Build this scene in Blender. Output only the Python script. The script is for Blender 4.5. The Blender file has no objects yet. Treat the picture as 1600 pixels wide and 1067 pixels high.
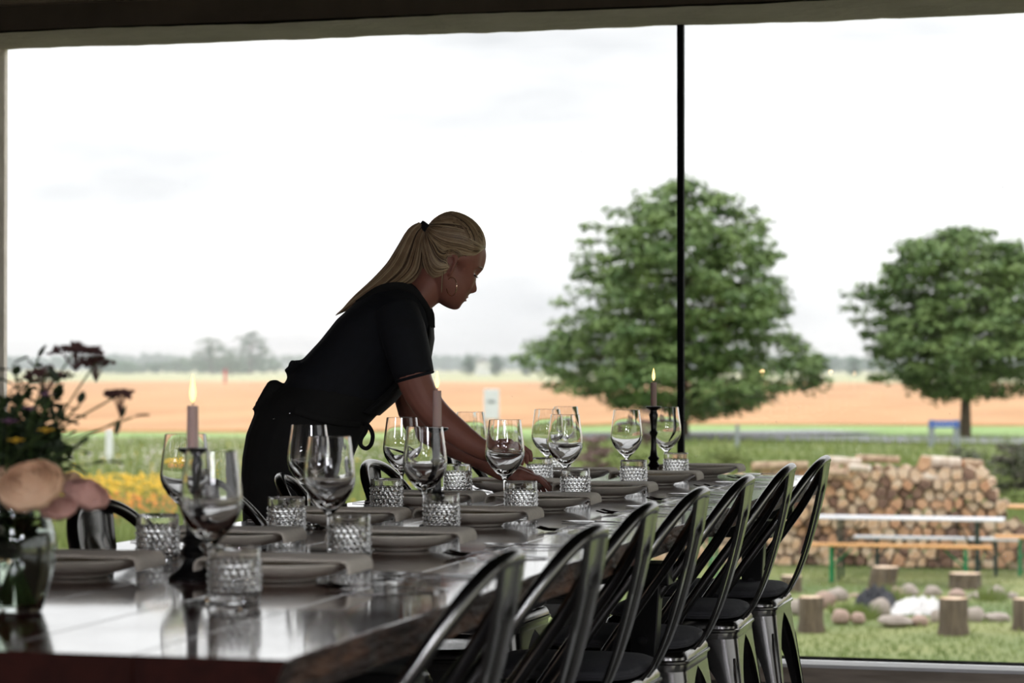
import bpy, bmesh, math, random
import numpy as np
from mathutils import Vector, Matrix, noise
random.seed(7)
sc = bpy.context.scene
col = sc.collection
PI = math.pi
sin, cos = math.sin, math.cos

# ------------------------------------------------------------------ camera
PHI = math.radians(14.58)          # camera looks 14.58 deg left of the table's length
F = 3778.0                         # focal length in pixels of the 1600 wide frame
CZ = 1.11                          # eye height
HV = 574.0                         # horizon row
cam_data = bpy.data.cameras.new('camera')
cam = bpy.data.objects.new('camera', cam_data); col.objects.link(cam)
cam.location = (0, 0, CZ)
cam.rotation_euler = (PI/2 + math.atan((HV-533.5)/F), 0, PHI)
cam_data.sensor_width = 36; cam_data.lens = 36*F/1600
cam_data.clip_end = 8000; cam_data.clip_start = 0.05
cam_data.dof.use_dof = True
cam_data.dof.focus_distance = 6.3
cam_data.dof.aperture_fstop = 4.9
cam_data.dof.aperture_blades = 0
sc.camera = cam

# ------------------------------------------------------------------ sky and exposure
sc.view_settings.view_transform = 'Standard'
sc.view_settings.look = 'None'
sc.view_settings.exposure = 0.0
sc.view_settings.gamma = 1.0
sc.view_settings.use_curve_mapping = False
w = bpy.data.worlds.new('overcast_sky'); sc.world = w; w.use_nodes = True
nt = w.node_tree; nt.nodes.clear()
def wn(t, **k):
    n = nt.nodes.new(t)
    for a, b in k.items(): setattr(n, a, b)
    return n
out = wn('ShaderNodeOutputWorld'); bg = wn('ShaderNodeBackground')
tc = wn('ShaderNodeTexCoord'); sep = wn('ShaderNodeSeparateXYZ')
mp = wn('ShaderNodeMapping'); mp.inputs['Scale'].default_value = (3, 3, 11)
nz = wn('ShaderNodeTexNoise'); nz.inputs['Scale'].default_value = 1.6; nz.inputs['Detail'].default_value = 4
cr = wn('ShaderNodeValToRGB')
cr.color_ramp.elements[0].position = .30; cr.color_ramp.elements[0].color = (.66, .672, .69, 1)
cr.color_ramp.elements[1].position = .50; cr.color_ramp.elements[1].color = (1.0, 1.0, 1.0, 1)
mr = wn('ShaderNodeMapRange'); mr.inputs['From Min'].default_value = 0.16; mr.inputs['From Max'].default_value = .9
mr.inputs['To Min'].default_value = 1.42; mr.inputs['To Max'].default_value = 2.4
nt.links.new(tc.outputs['Generated'], sep.inputs[0]); nt.links.new(tc.outputs['Generated'], mp.inputs[0])
nt.links.new(mp.outputs[0], nz.inputs['Vector']); nt.links.new(nz.outputs['Fac'], cr.inputs[0])
nt.links.new(cr.outputs[0], bg.inputs['Color'])
nt.links.new(sep.outputs['Z'], mr.inputs['Value']); nt.links.new(mr.outputs[0], bg.inputs['Strength'])
nt.links.new(bg.outputs[0], out.inputs['Surface'])

sun_d = bpy.data.lights.new('veiled_sun', 'SUN'); sun_d.energy = 0.7; sun_d.angle = math.radians(40)
sun = bpy.data.objects.new('veiled_sun', sun_d); col.objects.link(sun)
sun.rotation_euler = (math.radians(-38), math.radians(18), 0)

# ------------------------------------------------------------------ pixel geometry
def sd(s, d):
    return (s*cos(PHI) - d*sin(PHI), s*sin(PHI) + d*cos(PHI))
def at(u, v, d):
    """the point at depth d along the camera ray through pixel (u, v)"""
    x, y = sd((u-800)/F*d, d)
    return Vector((x, y, CZ - (v-HV)/F*d))
def ud(u, d, z=0.0):
    x, y = sd((u-800)/F*d, d)
    return Vector((x, y, z))
G = -1.49                          # outside ground
def gp(u, v, z=G):
    d = (CZ-z)*F/(v-HV)
    return ud(u, d, z)
TZ = 0.755                         # table top

# ------------------------------------------------------------------ materials
def lin(c):
    r = []
    for x in c[:3]:
        x = x/255.0
        r.append(x/12.92 if x <= .04045 else ((x+.055)/1.055)**2.4)
    return (*r, 1)
def mat(name, c, rough=.6, metal=0, c2=None, nscale=5, stretch=(1, 1, 1), bump=0, bscale=None, spec=None,
        coat=0, coat_r=.05, lo=.35, hi=.65, alpha=None, trans=0, ior=None, emit=None, estr=1, detail=4, bdist=.01, sheen=0, sss=0):
    m = bpy.data.materials.new(name); m.use_nodes = True
    t = m.node_tree; b = t.nodes['Principled BSDF']
    b.inputs['Base Color'].default_value = lin(c)
    b.inputs['Roughness'].default_value = rough; b.inputs['Metallic'].default_value = metal
    if spec is not None: b.inputs['Specular IOR Level'].default_value = spec
    if coat: b.inputs['Coat Weight'].default_value = coat; b.inputs['Coat Roughness'].default_value = coat_r
    if trans: b.inputs['Transmission Weight'].default_value = trans
    if ior: b.inputs['IOR'].default_value = ior
    if sheen: b.inputs['Sheen Weight'].default_value = sheen
    if sss:
        b.inputs['Subsurface Weight'].default_value = sss
        b.inputs['Subsurface Radius'].default_value = (.012, .005, .003)
    if emit: b.inputs['Emission Color'].default_value = lin(emit); b.inputs['Emission Strength'].default_value = estr
    tcn = t.nodes.new('ShaderNodeTexCoord'); mpn = t.nodes.new('ShaderNodeMapping')
    mpn.inputs['Scale'].default_value = stretch
    t.links.new(tcn.outputs['Object'], mpn.inputs[0])
    if c2 is not None:
        n = t.nodes.new('ShaderNodeTexNoise'); n.inputs['Scale'].default_value = nscale; n.inputs['Detail'].default_value = detail
        r = t.nodes.new('ShaderNodeValToRGB')
        r.color_ramp.elements[0].position = lo; r.color_ramp.elements[0].color = lin(c)
        r.color_ramp.elements[1].position = hi; r.color_ramp.elements[1].color = lin(c2)
        t.links.new(mpn.outputs[0], n.inputs['Vector']); t.links.new(n.outputs['Fac'], r.inputs[0])
        t.links.new(r.outputs[0], b.inputs['Base Color'])
    if bump:
        n2 = t.nodes.new('ShaderNodeTexNoise'); n2.inputs['Scale'].default_value = bscale or nscale; n2.inputs['Detail'].default_value = 5
        bp = t.nodes.new('ShaderNodeBump'); bp.inputs['Strength'].default_value = bump; bp.inputs['Distance'].default_value = bdist
        t.links.new(mpn.outputs[0], n2.inputs['Vector']); t.links.new(n2.outputs['Fac'], bp.inputs['Height'])
        t.links.new(bp.outputs[0], b.inputs['Normal'])
    return m
def glass_mat(name, color=(1, 1, 1, 1), rough=0, ior=1.48):
    m = bpy.data.materials.new(name); m.use_nodes = True
    t = m.node_tree; t.nodes.clear()
    o = t.nodes.new('ShaderNodeOutputMaterial'); g = t.nodes.new('ShaderNodeBsdfGlass')
    g.inputs['Color'].default_value = color; g.inputs['Roughness'].default_value = rough; g.inputs['IOR'].default_value = ior
    t.links.new(g.outputs[0], o.inputs[0]); return m
def pane_mat(name):
    """float glass: see-through with a Fresnel mirror on top, and faint dried specks on it"""
    m = bpy.data.materials.new(name); m.use_nodes = True
    t = m.node_tree; t.nodes.clear()
    o = t.nodes.new('ShaderNodeOutputMaterial')
    tr = t.nodes.new('ShaderNodeBsdfTransparent'); tr.inputs[0].default_value = (.985, .99, .99, 1)
    gl = t.nodes.new('ShaderNodeBsdfGlossy'); gl.inputs['Roughness'].default_value = 0
    fr = t.nodes.new('ShaderNodeFresnel'); fr.inputs[0].default_value = 1.5
    mx = t.nodes.new('ShaderNodeMixShader')
    t.links.new(fr.outputs[0], mx.inputs[0]); t.links.new(tr.outputs[0], mx.inputs[1]); t.links.new(gl.outputs[0], mx.inputs[2])
    t.links.new(mx.outputs[0], o.inputs[0]); return m

M = {}
FILL_LAMP = 38  # emission strength of the added ceiling fill lamps
M['chair'] = mat('black_lacquered_steel', (122, 121, 119), .22, metal=1, c2=(112, 111, 109), nscale=9)
M['fill_glow'] = mat('fill_lamp_diffuser', (240, 232, 220), .5, emit=(246, 246, 255), estr=FILL_LAMP, c2=(238, 230, 218))
M['black_metal'] = mat('black_metal', (14, 14, 15), .35, bump=.1, nscale=30)
M['mullion'] = mat('mullion_metal', (6, 8, 12), .7, spec=.2)
M['cushion'] = mat('black_cushion_fabric', (62, 62, 66), .85, c2=(70, 70, 75), nscale=60, bump=.3, bdist=.002)
M['plate'] = mat('grey_stoneware', (216, 209, 194), .4, c2=(224, 218, 204), nscale=40)
M['linen'] = mat('beige_linen', (226, 218, 204), .9, c2=(214, 206, 192), nscale=120, bump=.4, bdist=.001)
M['steel'] = mat('polished_steel', (190, 190, 192), .16, metal=1, c2=(180, 180, 182), nscale=20)
M['candle'] = mat('pink_grey_wax', (206, 176, 168), .55, c2=(198, 168, 160), nscale=12, sss=.3)
M['wick'] = mat('wick', (20, 15, 12), .9, c2=(30, 22, 16))
M['candlestick'] = mat('black_turned_wood', (9, 9, 10), .3, c2=(14, 13, 13), nscale=20)
M['flame'] = mat('candle_flame', (255, 200, 120), .5, emit=(255, 214, 140), estr=2.4, c2=(255, 220, 160), nscale=30)
M['glass'] = glass_mat('clear_glass')
M['cut_glass'] = glass_mat('cut_glass', (1, 1, 1, 1), ior=1.5)
M['vase_glass'] = glass_mat('vase_glass', (.93, .95, .94, 1))
M['water'] = glass_mat('vase_water', (.84, .88, .82, 1), ior=1.33)
M['pane'] = pane_mat('window_glass')
M['speck'] = mat('dried_rain_specks', (215, 218, 215), .9, c2=(190, 195, 190), nscale=20)
M['plaster'] = mat('pale_rough_plaster', (224, 214, 204), .9, c2=(206, 196, 186), nscale=3, bump=.6, bscale=14, bdist=.02)
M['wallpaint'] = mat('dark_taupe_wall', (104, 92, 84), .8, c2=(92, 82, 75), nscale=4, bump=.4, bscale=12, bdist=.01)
M['ceiling'] = mat('dark_ceiling', (30, 25, 24), .8, c2=(24, 20, 20), nscale=4)
M['roomwall'] = mat('warm_room_wall', (206, 186, 168), .8, c2=(198, 178, 160), nscale=2)
M['backwall'] = mat('dark_back_wall', (74, 64, 58), .8, c2=(66, 57, 52), nscale=2)
M['floor'] = mat('dark_floor', (34, 28, 26), .5, c2=(44, 36, 32), nscale=2, stretch=(8, 1, 1))
M['frame'] = mat('weathered_sill_wood', (186, 172, 156), .6, c2=(150, 138, 124), nscale=4, stretch=(1, 8, 8), bump=.2, bdist=.004)
M['framelip'] = mat('pale_frame_lip', (240, 240, 240), .4, c2=(232, 232, 230), nscale=10)
# outside
M['lawn'] = mat('lawn_ground', (92, 110, 60), .95, c2=(134, 138, 86), nscale=.55, bump=.8, bscale=3, bdist=.1, detail=8)
M['grass'] = mat('grass_blades', (106, 126, 64), .8, c2=(144, 154, 90), nscale=.8)
M['meadow'] = mat('meadow_green', (118, 150, 80), .9, c2=(158, 180, 114), nscale=.5, detail=7)
M['road'] = mat('grey_road', (160, 160, 164), .85, c2=(146, 147, 150), nscale=1.5)
M['wheat'] = mat('ripe_wheat', (200, 154, 110), .95, c2=(182, 136, 94), nscale=.16, stretch=(1, .25, 1), detail=9, bump=.5, bscale=2, bdist=.3)
M['stubble'] = mat('pale_far_field', (186, 180, 140), .95, c2=(168, 174, 128), nscale=.006, stretch=(.3, 1, 1))
M['leaf'] = mat('tree_leaves', (86, 114, 66), .55, c2=(132, 154, 92), nscale=1.1, spec=.3)
M['leaf_dark'] = mat('dark_shrub_leaves', (62, 74, 48), .7, c2=(92, 86, 72), nscale=2)
M['farleaf'] = mat('far_woodland_leaves', (66, 96, 66), .8, c2=(88, 118, 82), nscale=.08)
M['bark'] = mat('tree_bark', (84, 72, 60), .9, c2=(112, 98, 82), nscale=7, stretch=(3, 3, .6), bump=.8, bdist=.03)
M['log_end'] = mat('pale_cut_wood', (230, 208, 184), .85, c2=(206, 168, 134), nscale=6, bump=.3)
M['log_side'] = mat('split_wood_side', (206, 180, 152), .9, c2=(148, 122, 102), nscale=4, stretch=(4, .7, 4), bump=.4)
M['log_bark'] = mat('log_bark', (126, 108, 94), .95, c2=(92, 76, 64), nscale=8, bump=.8, bdist=.02)
M['birch'] = mat('white_birch_bark', (226, 214, 200), .8, c2=(196, 176, 158), nscale=3, stretch=(6, 1, 1))
M['stone'] = mat('field_stone', (178, 166, 156), .9, c2=(148, 136, 128), nscale=4, bump=.5, bdist=.02)
M['stone2'] = mat('pink_field_stone', (186, 160, 146), .9, c2=(158, 134, 124), nscale=4, bump=.5, bdist=.02)
M['beer_wood'] = mat('orange_lacquered_pine', (226, 172, 112), .5, c2=(210, 152, 94), nscale=3, stretch=(1, 12, 12))
M['grey_top'] = mat('weathered_white_top', (218, 220, 224), .5, c2=(200, 202, 208), nscale=2)
M['green_metal'] = mat('green_painted_steel', (26, 138, 82), .45, c2=(22, 124, 74), nscale=8)
M['dkgreen_metal'] = mat('dark_green_painted_steel', (30, 56, 50), .45, c2=(26, 48, 44), nscale=8)
M['galv'] = mat('galvanised_post', (158, 164, 168), .5, metal=.3, c2=(146, 152, 156), nscale=4)
M['signred'] = mat('sign_red', (206, 52, 56), .5, c2=(196, 46, 50))
M['signwhite'] = mat('sign_white', (236, 238, 240), .5, c2=(228, 230, 233))
M['signblue'] = mat('sign_blue', (62, 104, 190), .5, c2=(56, 96, 180))
M['char'] = mat('black_charred_cloth', (34, 36, 42), .9, c2=(50, 50, 56), nscale=4)
M['ash'] = mat('white_ash', (226, 224, 222), .95, c2=(190, 186, 184), nscale=5, bump=.6)
# person
M['skin'] = mat('skin', (160, 106, 90), .5, c2=(150, 97, 82), nscale=14, sss=.12)
M['navy'] = mat('navy_cotton', (11, 14, 22), .85, c2=(14, 18, 27), nscale=40, bump=.3, bscale=6, bdist=.01)
M['apron'] = mat('black_apron_cotton', (12, 12, 12), .85, c2=(15, 15, 14), nscale=40, bump=.3, bscale=7, bdist=.01)
M['hair'] = mat('blonde_hair', (164, 138, 108), .4, c2=(142, 116, 88), nscale=30, spec=.6)
M['hair_light'] = mat('light_blonde_hair', (196, 174, 140), .4, c2=(180, 156, 122), nscale=30, spec=.6)
M['hair_dark'] = mat('dark_blonde_hair', (84, 66, 50), .45, c2=(72, 56, 42), nscale=30, spec=.5)
M['gold'] = mat('silver_gold_hoop', (216, 190, 160), .2, metal=1, c2=(206, 180, 150))
M['lash'] = mat('lash_brown', (30, 20, 18), .7, c2=(40, 28, 24))
M['eye'] = mat('eye_white', (200, 196, 192), .25, c2=(190, 186, 182))
M['lip'] = mat('lip', (166, 92, 88), .45, c2=(156, 84, 80))
# flowers
M['peach'] = mat('peach_petal', (206, 160, 124), .7, c2=(220, 184, 150), nscale=10, sss=.1)
M['pinkp'] = mat('pink_petal', (190, 140, 128), .7, c2=(206, 160, 146), nscale=10, sss=.1)
M['stem'] = mat('flower_stem', (52, 74, 34), .6, c2=(70, 92, 44), nscale=20)
M['bouquet_leaf'] = mat('bouquet_leaf', (28, 42, 20), .6, c2=(40, 56, 26), nscale=12)
M['umbel'] = mat('wine_red_umbel', (74, 44, 48), .8, c2=(88, 58, 52), nscale=30)
M['yellowf'] = mat('yellow_petal', (232, 186, 50), .7, c2=(240, 200, 70))
M['violetf'] = mat('violet_petal', (120, 84, 122), .7, c2=(140, 100, 130))
M['orangef'] = mat('orange_petal', (232, 140, 60), .7, c2=(240, 160, 76))
M['whitef'] = mat('white_petal', (236, 232, 224), .8, c2=(224, 206, 210))
M['house'] = mat('far_house_wall', (228, 228, 226), .8, c2=(220, 220, 218))
M['roof'] = mat('far_house_roof', (150, 150, 152), .8, c2=(140, 140, 142))

def table_wood():
    m = bpy.data.materials.new('red_brown_varnished_planks'); m.use_nodes = True
    t = m.node_tree; b = t.nodes['Principled BSDF']; b.inputs['Coat Weight'].default_value = 1; b.inputs['Coat Roughness'].default_value = .07; b.inputs['Coat IOR'].default_value = 1.6
    N = t.nodes.new; L = t.links.new
    tc = N('ShaderNodeTexCoord'); sp = N('ShaderNodeSeparateXYZ'); L(tc.outputs['Object'], sp.inputs[0])
    mp = N('ShaderNodeMapping'); mp.inputs['Scale'].default_value = (14, .8, 14); L(tc.outputs['Object'], mp.inputs[0])
    n = N('ShaderNodeTexNoise'); n.inputs['Scale'].default_value = 1.6; n.inputs['Detail'].default_value = 8; L(mp.outputs[0], n.inputs['Vector'])
    r = N('ShaderNodeValToRGB'); r.color_ramp.elements[0].position = .3; r.color_ramp.elements[0].color = lin((48, 19, 13))
    r.color_ramp.elements[1].position = .72; r.color_ramp.elements[1].color = lin((96, 48, 32))
    L(n.outputs['Fac'], r.inputs[0]); L(r.outputs[0], b.inputs['Base Color'])
    n2 = N('ShaderNodeTexNoise'); n2.inputs['Scale'].default_value = 3.0; n2.inputs['Detail'].default_value = 3; L(mp.outputs[0], n2.inputs['Vector'])
    n3 = N('ShaderNodeTexNoise'); n3.inputs['Scale'].default_value = 5; n3.inputs['Detail'].default_value = 5; L(tc.outputs['Object'], n3.inputs['Vector'])
    mr = N('ShaderNodeMapRange'); mr.inputs['From Min'].default_value = .35; mr.inputs['From Max'].default_value = .7
    mr.inputs['To Min'].default_value = .1; mr.inputs['To Max'].default_value = .24; L(n3.outputs['Fac'], mr.inputs['Value'])
    L(mr.outputs[0], b.inputs['Roughness'])
    bp = N('ShaderNodeBump'); bp.inputs['Strength'].default_value = .12; bp.inputs['Distance'].default_value = .003
    L(n2.outputs['Fac'], bp.inputs['Height']); L(bp.outputs[0], b.inputs['Normal'])
    return m
M['tablewood'] = table_wood()
M['end_grain'] = mat('dark_red_end_grain', (34, 12, 8), .85, c2=(46, 18, 12), nscale=30, spec=.15)
M['rustic_edge'] = mat('rough_dark_plank_edge', (44, 30, 24), .6, c2=(120, 84, 62), nscale=5, stretch=(3, 1.2, 6), lo=.42, hi=.7, bump=.9, bscale=14, bdist=.02)

# ------------------------------------------------------------------ mesh helpers
def tag(o, label=None, cat=None, group=None, kind=None):
    if label: o['label'] = label
    if cat: o['category'] = cat
    if group: o['group'] = group
    if kind: o['kind'] = kind
    return o
def empty(name, loc=(0, 0, 0), rz=0):
    o = bpy.data.objects.new(name, None); col.objects.link(o); o.location = loc
    o.rotation_euler = (0, 0, rz); o.empty_display_size = .1
    return o
class MB:
    def __init__(self): self.v = []; self.f = []; self.m = []; self.k = 0
    def add(self, vs, fs, k=None):
        b = len(self.v); self.v += [tuple(p) for p in vs]
        self.f += [tuple(i+b for i in f) for f in fs]; self.m += [self.k if k is None else k]*len(fs)
    def box(self, x0, x1, y0, y1, z0, z1, k=None):
        vs = [(x, y, z) for x in (x0, x1) for y in (y0, y1) for z in (z0, z1)]
        self.add(vs, [(0, 1, 3, 2), (4, 6, 7, 5), (0, 4, 5, 1), (2, 3, 7, 6), (0, 2, 6, 4), (1, 5, 7, 3)], k)
    def loft(self, rings, cap=True, closed=True, k=None):
        n = len(rings[0]); vs = [p for r in rings for p in r]; fs = []
        for i in range(len(rings)-1):
            for j in range(n if closed else n-1):
                a = i*n+j; b = i*n+(j+1) % n
                fs.append((a, b, b+n, a+n))
        if cap and closed:
            fs.append(tuple(reversed(range(n)))); fs.append(tuple(range((len(rings)-1)*n, len(rings)*n)))
        self.add(vs, fs, k)
    def tube(self, pts, rad, n=8, k=None, flat=None, up=None):
        pts = [Vector(p) for p in pts]
        if not isinstance(rad, (list, tuple)): rad = [rad]*len(pts)
        rings = []; prev = None
        for i, p in enumerate(pts):
            t = (pts[min(i+1, len(pts)-1)] - pts[max(i-1, 0)]).normalized()
            if prev is None:
                u = Vector(up) if up else (Vector((0, 0, 1)) if abs(t.z) < .9 else Vector((1, 0, 0)))
                a = (u - t*u.dot(t)).normalized()
            else:
                a = (prev - t*prev.dot(t)).normalized()
            prev = a; b = t.cross(a)
            r = rad[i]; ra, rb = (r, r*flat) if flat else (r, r)
            rings.append([p + a*ra*cos(2*PI*j/n) + b*rb*sin(2*PI*j/n) for j in range(n)])
        self.loft(rings, k=k)
    def capsule(self, pts, rad, n=14):
        """tube with round ends"""
        pts = [Vector(p) for p in pts]; rad = list(rad)
        t0 = (pts[0]-pts[1]).normalized(); t1 = (pts[-1]-pts[-2]).normalized()
        P0 = [pts[0]+t0*rad[0]*s for s in (.97, .8, .45)]; R0 = [rad[0]*s for s in (.2, .6, .89)]
        P1 = [pts[-1]+t1*rad[-1]*s for s in (.45, .8, .97)]; R1 = [rad[-1]*s for s in (.89, .6, .2)]
        self.tube(P0+pts+P1, R0+rad+R1, n)
    def lathe(self, prof, n=32, k=None, c=(0, 0, 0)):
        rings = [[(c[0]+r*cos(2*PI*j/n), c[1]+r*sin(2*PI*j/n), c[2]+z) for j in range(n)] for r, z in prof]
        self.loft(rings, k=k)
    def ball(self, c, r, nu=10, nv=7, k=None, sc3=(1, 1, 1)):
        prof = [(max(1e-4, sin(PI*i/nv)), -cos(PI*i/nv)) for i in range(nv+1)]
        rings = [[(c[0]+r*sc3[0]*a*cos(2*PI*j/nu), c[1]+r*sc3[1]*a*sin(2*PI*j/nu), c[2]+r*sc3[2]*b) for j in range(nu)] for a, b in prof]
        self.loft(rings, k=k)
    def build(self, name, mats, parent=None, smooth=True, bevel=0, loc=None, rz=0):
        me = bpy.data.meshes.new(name); me.from_pydata(self.v, [], self.f)
        if not isinstance(mats, (list, tuple)): mats = [mats]
        for x in mats: me.materials.append(x)
        if len(mats) > 1: me.polygons.foreach_set('material_index', self.m)
        me.validate(); bm = bmesh.new(); bm.from_mesh(me)
        bmesh.ops.recalc_face_normals(bm, faces=bm.faces); bm.to_mesh(me); bm.free()
        o = bpy.data.objects.new(name, me); col.objects.link(o)
        if smooth:
            me.shade_smooth()
            try: me.set_sharp_from_angle(angle=math.radians(38))
            except Exception: pass
        if bevel:
            b = o.modifiers.new('bevel', 'BEVEL'); b.width = bevel; b.segments = 2; b.limit_method = 'ANGLE'
        if parent: o.parent = parent
        if loc is not None: o.location = loc
        if rz: o.rotation_euler = (0, 0, rz)
        return o
def copy_tree(o, parent=None):
    c = o.copy(); col.objects.link(c)
    if parent: c.parent = parent
    for ch in list(o.children): copy_tree(ch, c)
    return c
def struct(name, mb, m, **k):
    o = mb.build(name, m, **k); o['kind'] = 'structure'; return o
def bezier(p0, p1, p2, p3, n=10):
    r = []
    for i in range(n+1):
        t = i/n; a = (1-t)
        r.append(Vector(p0)*a**3 + Vector(p1)*3*a*a*t + Vector(p2)*3*a*t*t + Vector(p3)*t**3)
    return r
def catmull(pts, n=6):
    pts = [Vector(p) for p in pts]; P = [2*pts[0]-pts[1]]+pts+[2*pts[-1]-pts[-2]]; r = []
    for i in range(1, len(P)-2):
        for j in range(n):
            t = j/n; a, b, c, d = P[i-1], P[i], P[i+1], P[i+2]
            r.append(.5*((2*b)+(c-a)*t+(2*a-5*b+4*c-d)*t*t+(3*b-a-3*c+d)*t**3))
    r.append(pts[-1]); return r

# ================================================================== THE ROOM
WY = 8.6; IN = 8.175                # glass plane and inner wall face
XL = -4.28; XR = 3.6; ZT = 2.345
b = MB(); b.box(-7, 5.5, -4, WY+.02, -.12, 0); struct('floor', b, M['floor'], smooth=False)
b = MB(); b.box(-7, 5.5, -4, IN, 2.462, 2.6); struct('ceiling', b, M['ceiling'], smooth=False)
b = MB(); b.box(-7.15, -7, -4, 9, 0, 2.6); struct('wall_left', b, M['roomwall'], smooth=False)
b = MB()                             # unseen right wall, its wide opening added to let fill daylight in
for q in ((-4, -3.6, 0, 2.6), (7.2, 9, 0, 2.6), (-3.6, 7.2, 0, .12), (-3.6, 7.2, 2.4, 2.6)): b.box(3.9, 4.05, *q)
struct('wall_right', b, M['roomwall'], smooth=False)
b = MB()                             
b.box(-7.15, 5.65, -4.15, -4, 0, 2.6)
struct('wall_back', b, M['backwall'], smooth=False)
# wall above and beside the window with a rough plastered reveal
b = MB()
b.box(-7, XL, IN, WY+.03, 0, 2.9, 0); b.box(XR, 5.5, IN, WY+.03, 0, 2.9, 0)
nx, ny = 260, 8
vs = []; fs = []
for i in range(nx+1):
    x = XL-.01 + (XR-XL+.02)*i/nx
    for j in range(ny+1):
        y = IN + (WY+.03-IN)*j/ny
        q = noise.noise(Vector((x*3.1, y*2, 0)))*.006 + noise.noise(Vector((x*13, y*7, 4)))*.003
        vs.append((x, y, ZT+q+(.004 if j in (0, ny) else 0)))
for i in range(nx):
    for j in range(ny):
        a = i*(ny+1)+j; fs.append((a, a+1, a+ny+2, a+ny+1))
b.add(vs, fs, 1)
b.box(XL-.01, XR+.01, IN, WY+.03, ZT+.012, 2.9, 0)
# reveal on the left jamb
b.box(XL-.02, XL+.001, IN+.001, WY+.03, 0, ZT+.02, 1)
# inner face above the lintel as its own thin slab of dark paint
struct('wall_window', b, [M['wallpaint'], M['plaster']], smooth=False)
b = MB(); b.box(-7, 5.5, IN-.05, IN+.0, 2.447, 2.462); struct('trim_1', b, M['frame'], smooth=False)
# unseen flat ceiling lamps, added as fill light from behind the camera
for n_, (x, y) in enumerate(((-5.7, -.3), (-.2, -.3), (2.0, -.3), (-5.7, -2.7), (-.2, -2.7), (2.0, -2.7))):
    r = empty('fill_ceiling_lamp', (x, y, 2.462)); tag(r, 'unseen flat white ceiling lamp added as fill light behind the viewer', 'lamp', 'added fill lamps behind the viewer')
    b = MB(); b.box(-.64, .64, -.34, .34, -.035, 0); b.build('fill_housing', M['framelip'], r, smooth=False, bevel=.004)
    b = MB(); b.box(-.6, .6, -.3, .3, -.04, -.036); b.build('fill_diffuser', M['fill_glow'], r, smooth=False)
# windows: two panes, mullion and sill frame
MX = -1.606
for n_, (x0, x1) in enumerate(((XL, MX-.0115), (MX+.0115, XR))):
    r = empty('window_%d' % (n_+1), ((x0+x1)/2, WY, 0)); r['kind'] = 'structure'
    b = MB(); b.box(x0-(x0+x1)/2, x1-(x0+x1)/2, -.003, .003, .068, ZT+.01); b.build('pane', M['pane'], r, smooth=False)
    b = MB(); hw = (x1-x0)/2
    b.box(-hw, hw, -.105, .012, 0.0, .056); b.build('bottom_frame', M['frame'], r, smooth=False, bevel=.003)
    b = MB(); b.box(-hw, hw, -.115, .02, .056, .068); b.build('frame_lip', M['framelip'], r, smooth=False)
    # dried specks on the pane
    b = MB(); rr = random.Random(3+n_)
    for _ in range(330 if n_ == 1 else 190):
        if n_ == 1: x = rr.uniform(-hw, -hw+2.4)
        else: x = rr.choice([rr.uniform(hw-.9, hw), rr.uniform(-hw, hw)])
        z = rr.uniform(.3, 2.0); s = rr.uniform(.0006, .0017)
        a = rr.uniform(0, 6)
        b.add([(x+s*cos(a+k*PI/3)*(1 if k % 2 else .7), -.0036, z+s*sin(a+k*PI/3)*rr.uniform(.8, 2)) for k in range(6)], [(0, 1, 2, 3, 4, 5)])
    o = b.build('glass_speck', M['speck'], r, smooth=False); o['kind'] = 'stuff'
b = MB(); b.box(MX-.0115, MX+.0115, WY-.02, WY+.012, 0, ZT+.01); struct('trim_2', b, M['mullion'], smooth=False, bevel=.002)

# ================================================================== OUTSIDE GROUND
def ground_sheet(name, m, y0, y1, z, nx=60, ny=30, amp=.0, fs_=.5, x0f=None, x1f=None):
    """a stretch of ground between two rows of the view, wide enough for any viewpoint"""
    b = MB(); vs = []; fs = []
    for j in range(ny+1):
        y = y0 + (y1-y0)*(j/ny)**1.3
        for i in range(nx+1):
            x = (x0f(y) if x0f else -y*1.2-20) + ((x1f(y) if x1f else y*.9+20) - (x0f(y) if x0f else -y*1.2-20))*i/nx
            vs.append((x, y, z + amp*noise.noise(Vector((x*fs_, y*fs_, 1)))))
    for j in range(ny):
        for i in range(nx):
            a = j*(nx+1)+i; fs.append((a, a+1, a+nx+2, a+nx+1))
    b.add(vs, fs); return struct(name, b, m)
b = MB(); b.box(-5500, 5500, -3000, 9000, G-1.2, G-.6); struct('far_ground', b, M['stubble'], smooth=False)
b = MB(); b.box(-9, 9, WY+.04, WY+1.2, -.2, -.06); b.box(-9, 9, WY+1.0, WY+1.2, G-.1, -.06); struct('terrace_edge', b, M['road'], smooth=False)
ground_sheet('lawn', M['lawn'], WY+1.2, 84, G, 90, 70, .05, .35)
ground_sheet('verge', M['meadow'], 83.5, 125, G-.01, 60, 10, .05, .1)
ground_sheet('pale_far_field', M['stubble'], 380, 3600, G-.02, 20, 20, 0)
# wheat standing .7 m tall, its near edge slanting back to the right
def wheat():
    b = MB(); nx, ny = 110, 60; vs = []; fs = []
    def near(x):
        t = max(0, min(1, (x+31)/10)); return 90 + 19*t*t*(3-2*t)
    for j in range(ny+1):
        t = (j/ny)**2
        for i in range(nx+1):
            X = -360 + 640*i/nx
            yn = near(X) + .3*noise.noise(Vector((X*.3, 0, 2)))
            y = yn + (400-yn)*t
            z = G+.10 + .12*noise.noise(Vector((X*.25, y*.12, 0))) + .05*noise.noise(Vector((X*1.3, y*.9, 0)))
            if j == 0: z = G+.005
            vs.append((X, y, z))
    for j in range(ny):
        for i in range(nx):
            a = j*(nx+1)+i; fs.append((a, a+1, a+nx+2, a+nx+1))
    b.add(vs, fs); o = b.build('wheat_field', M['wheat']); tag(o, kind='structure'); return o
wheat()
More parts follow.
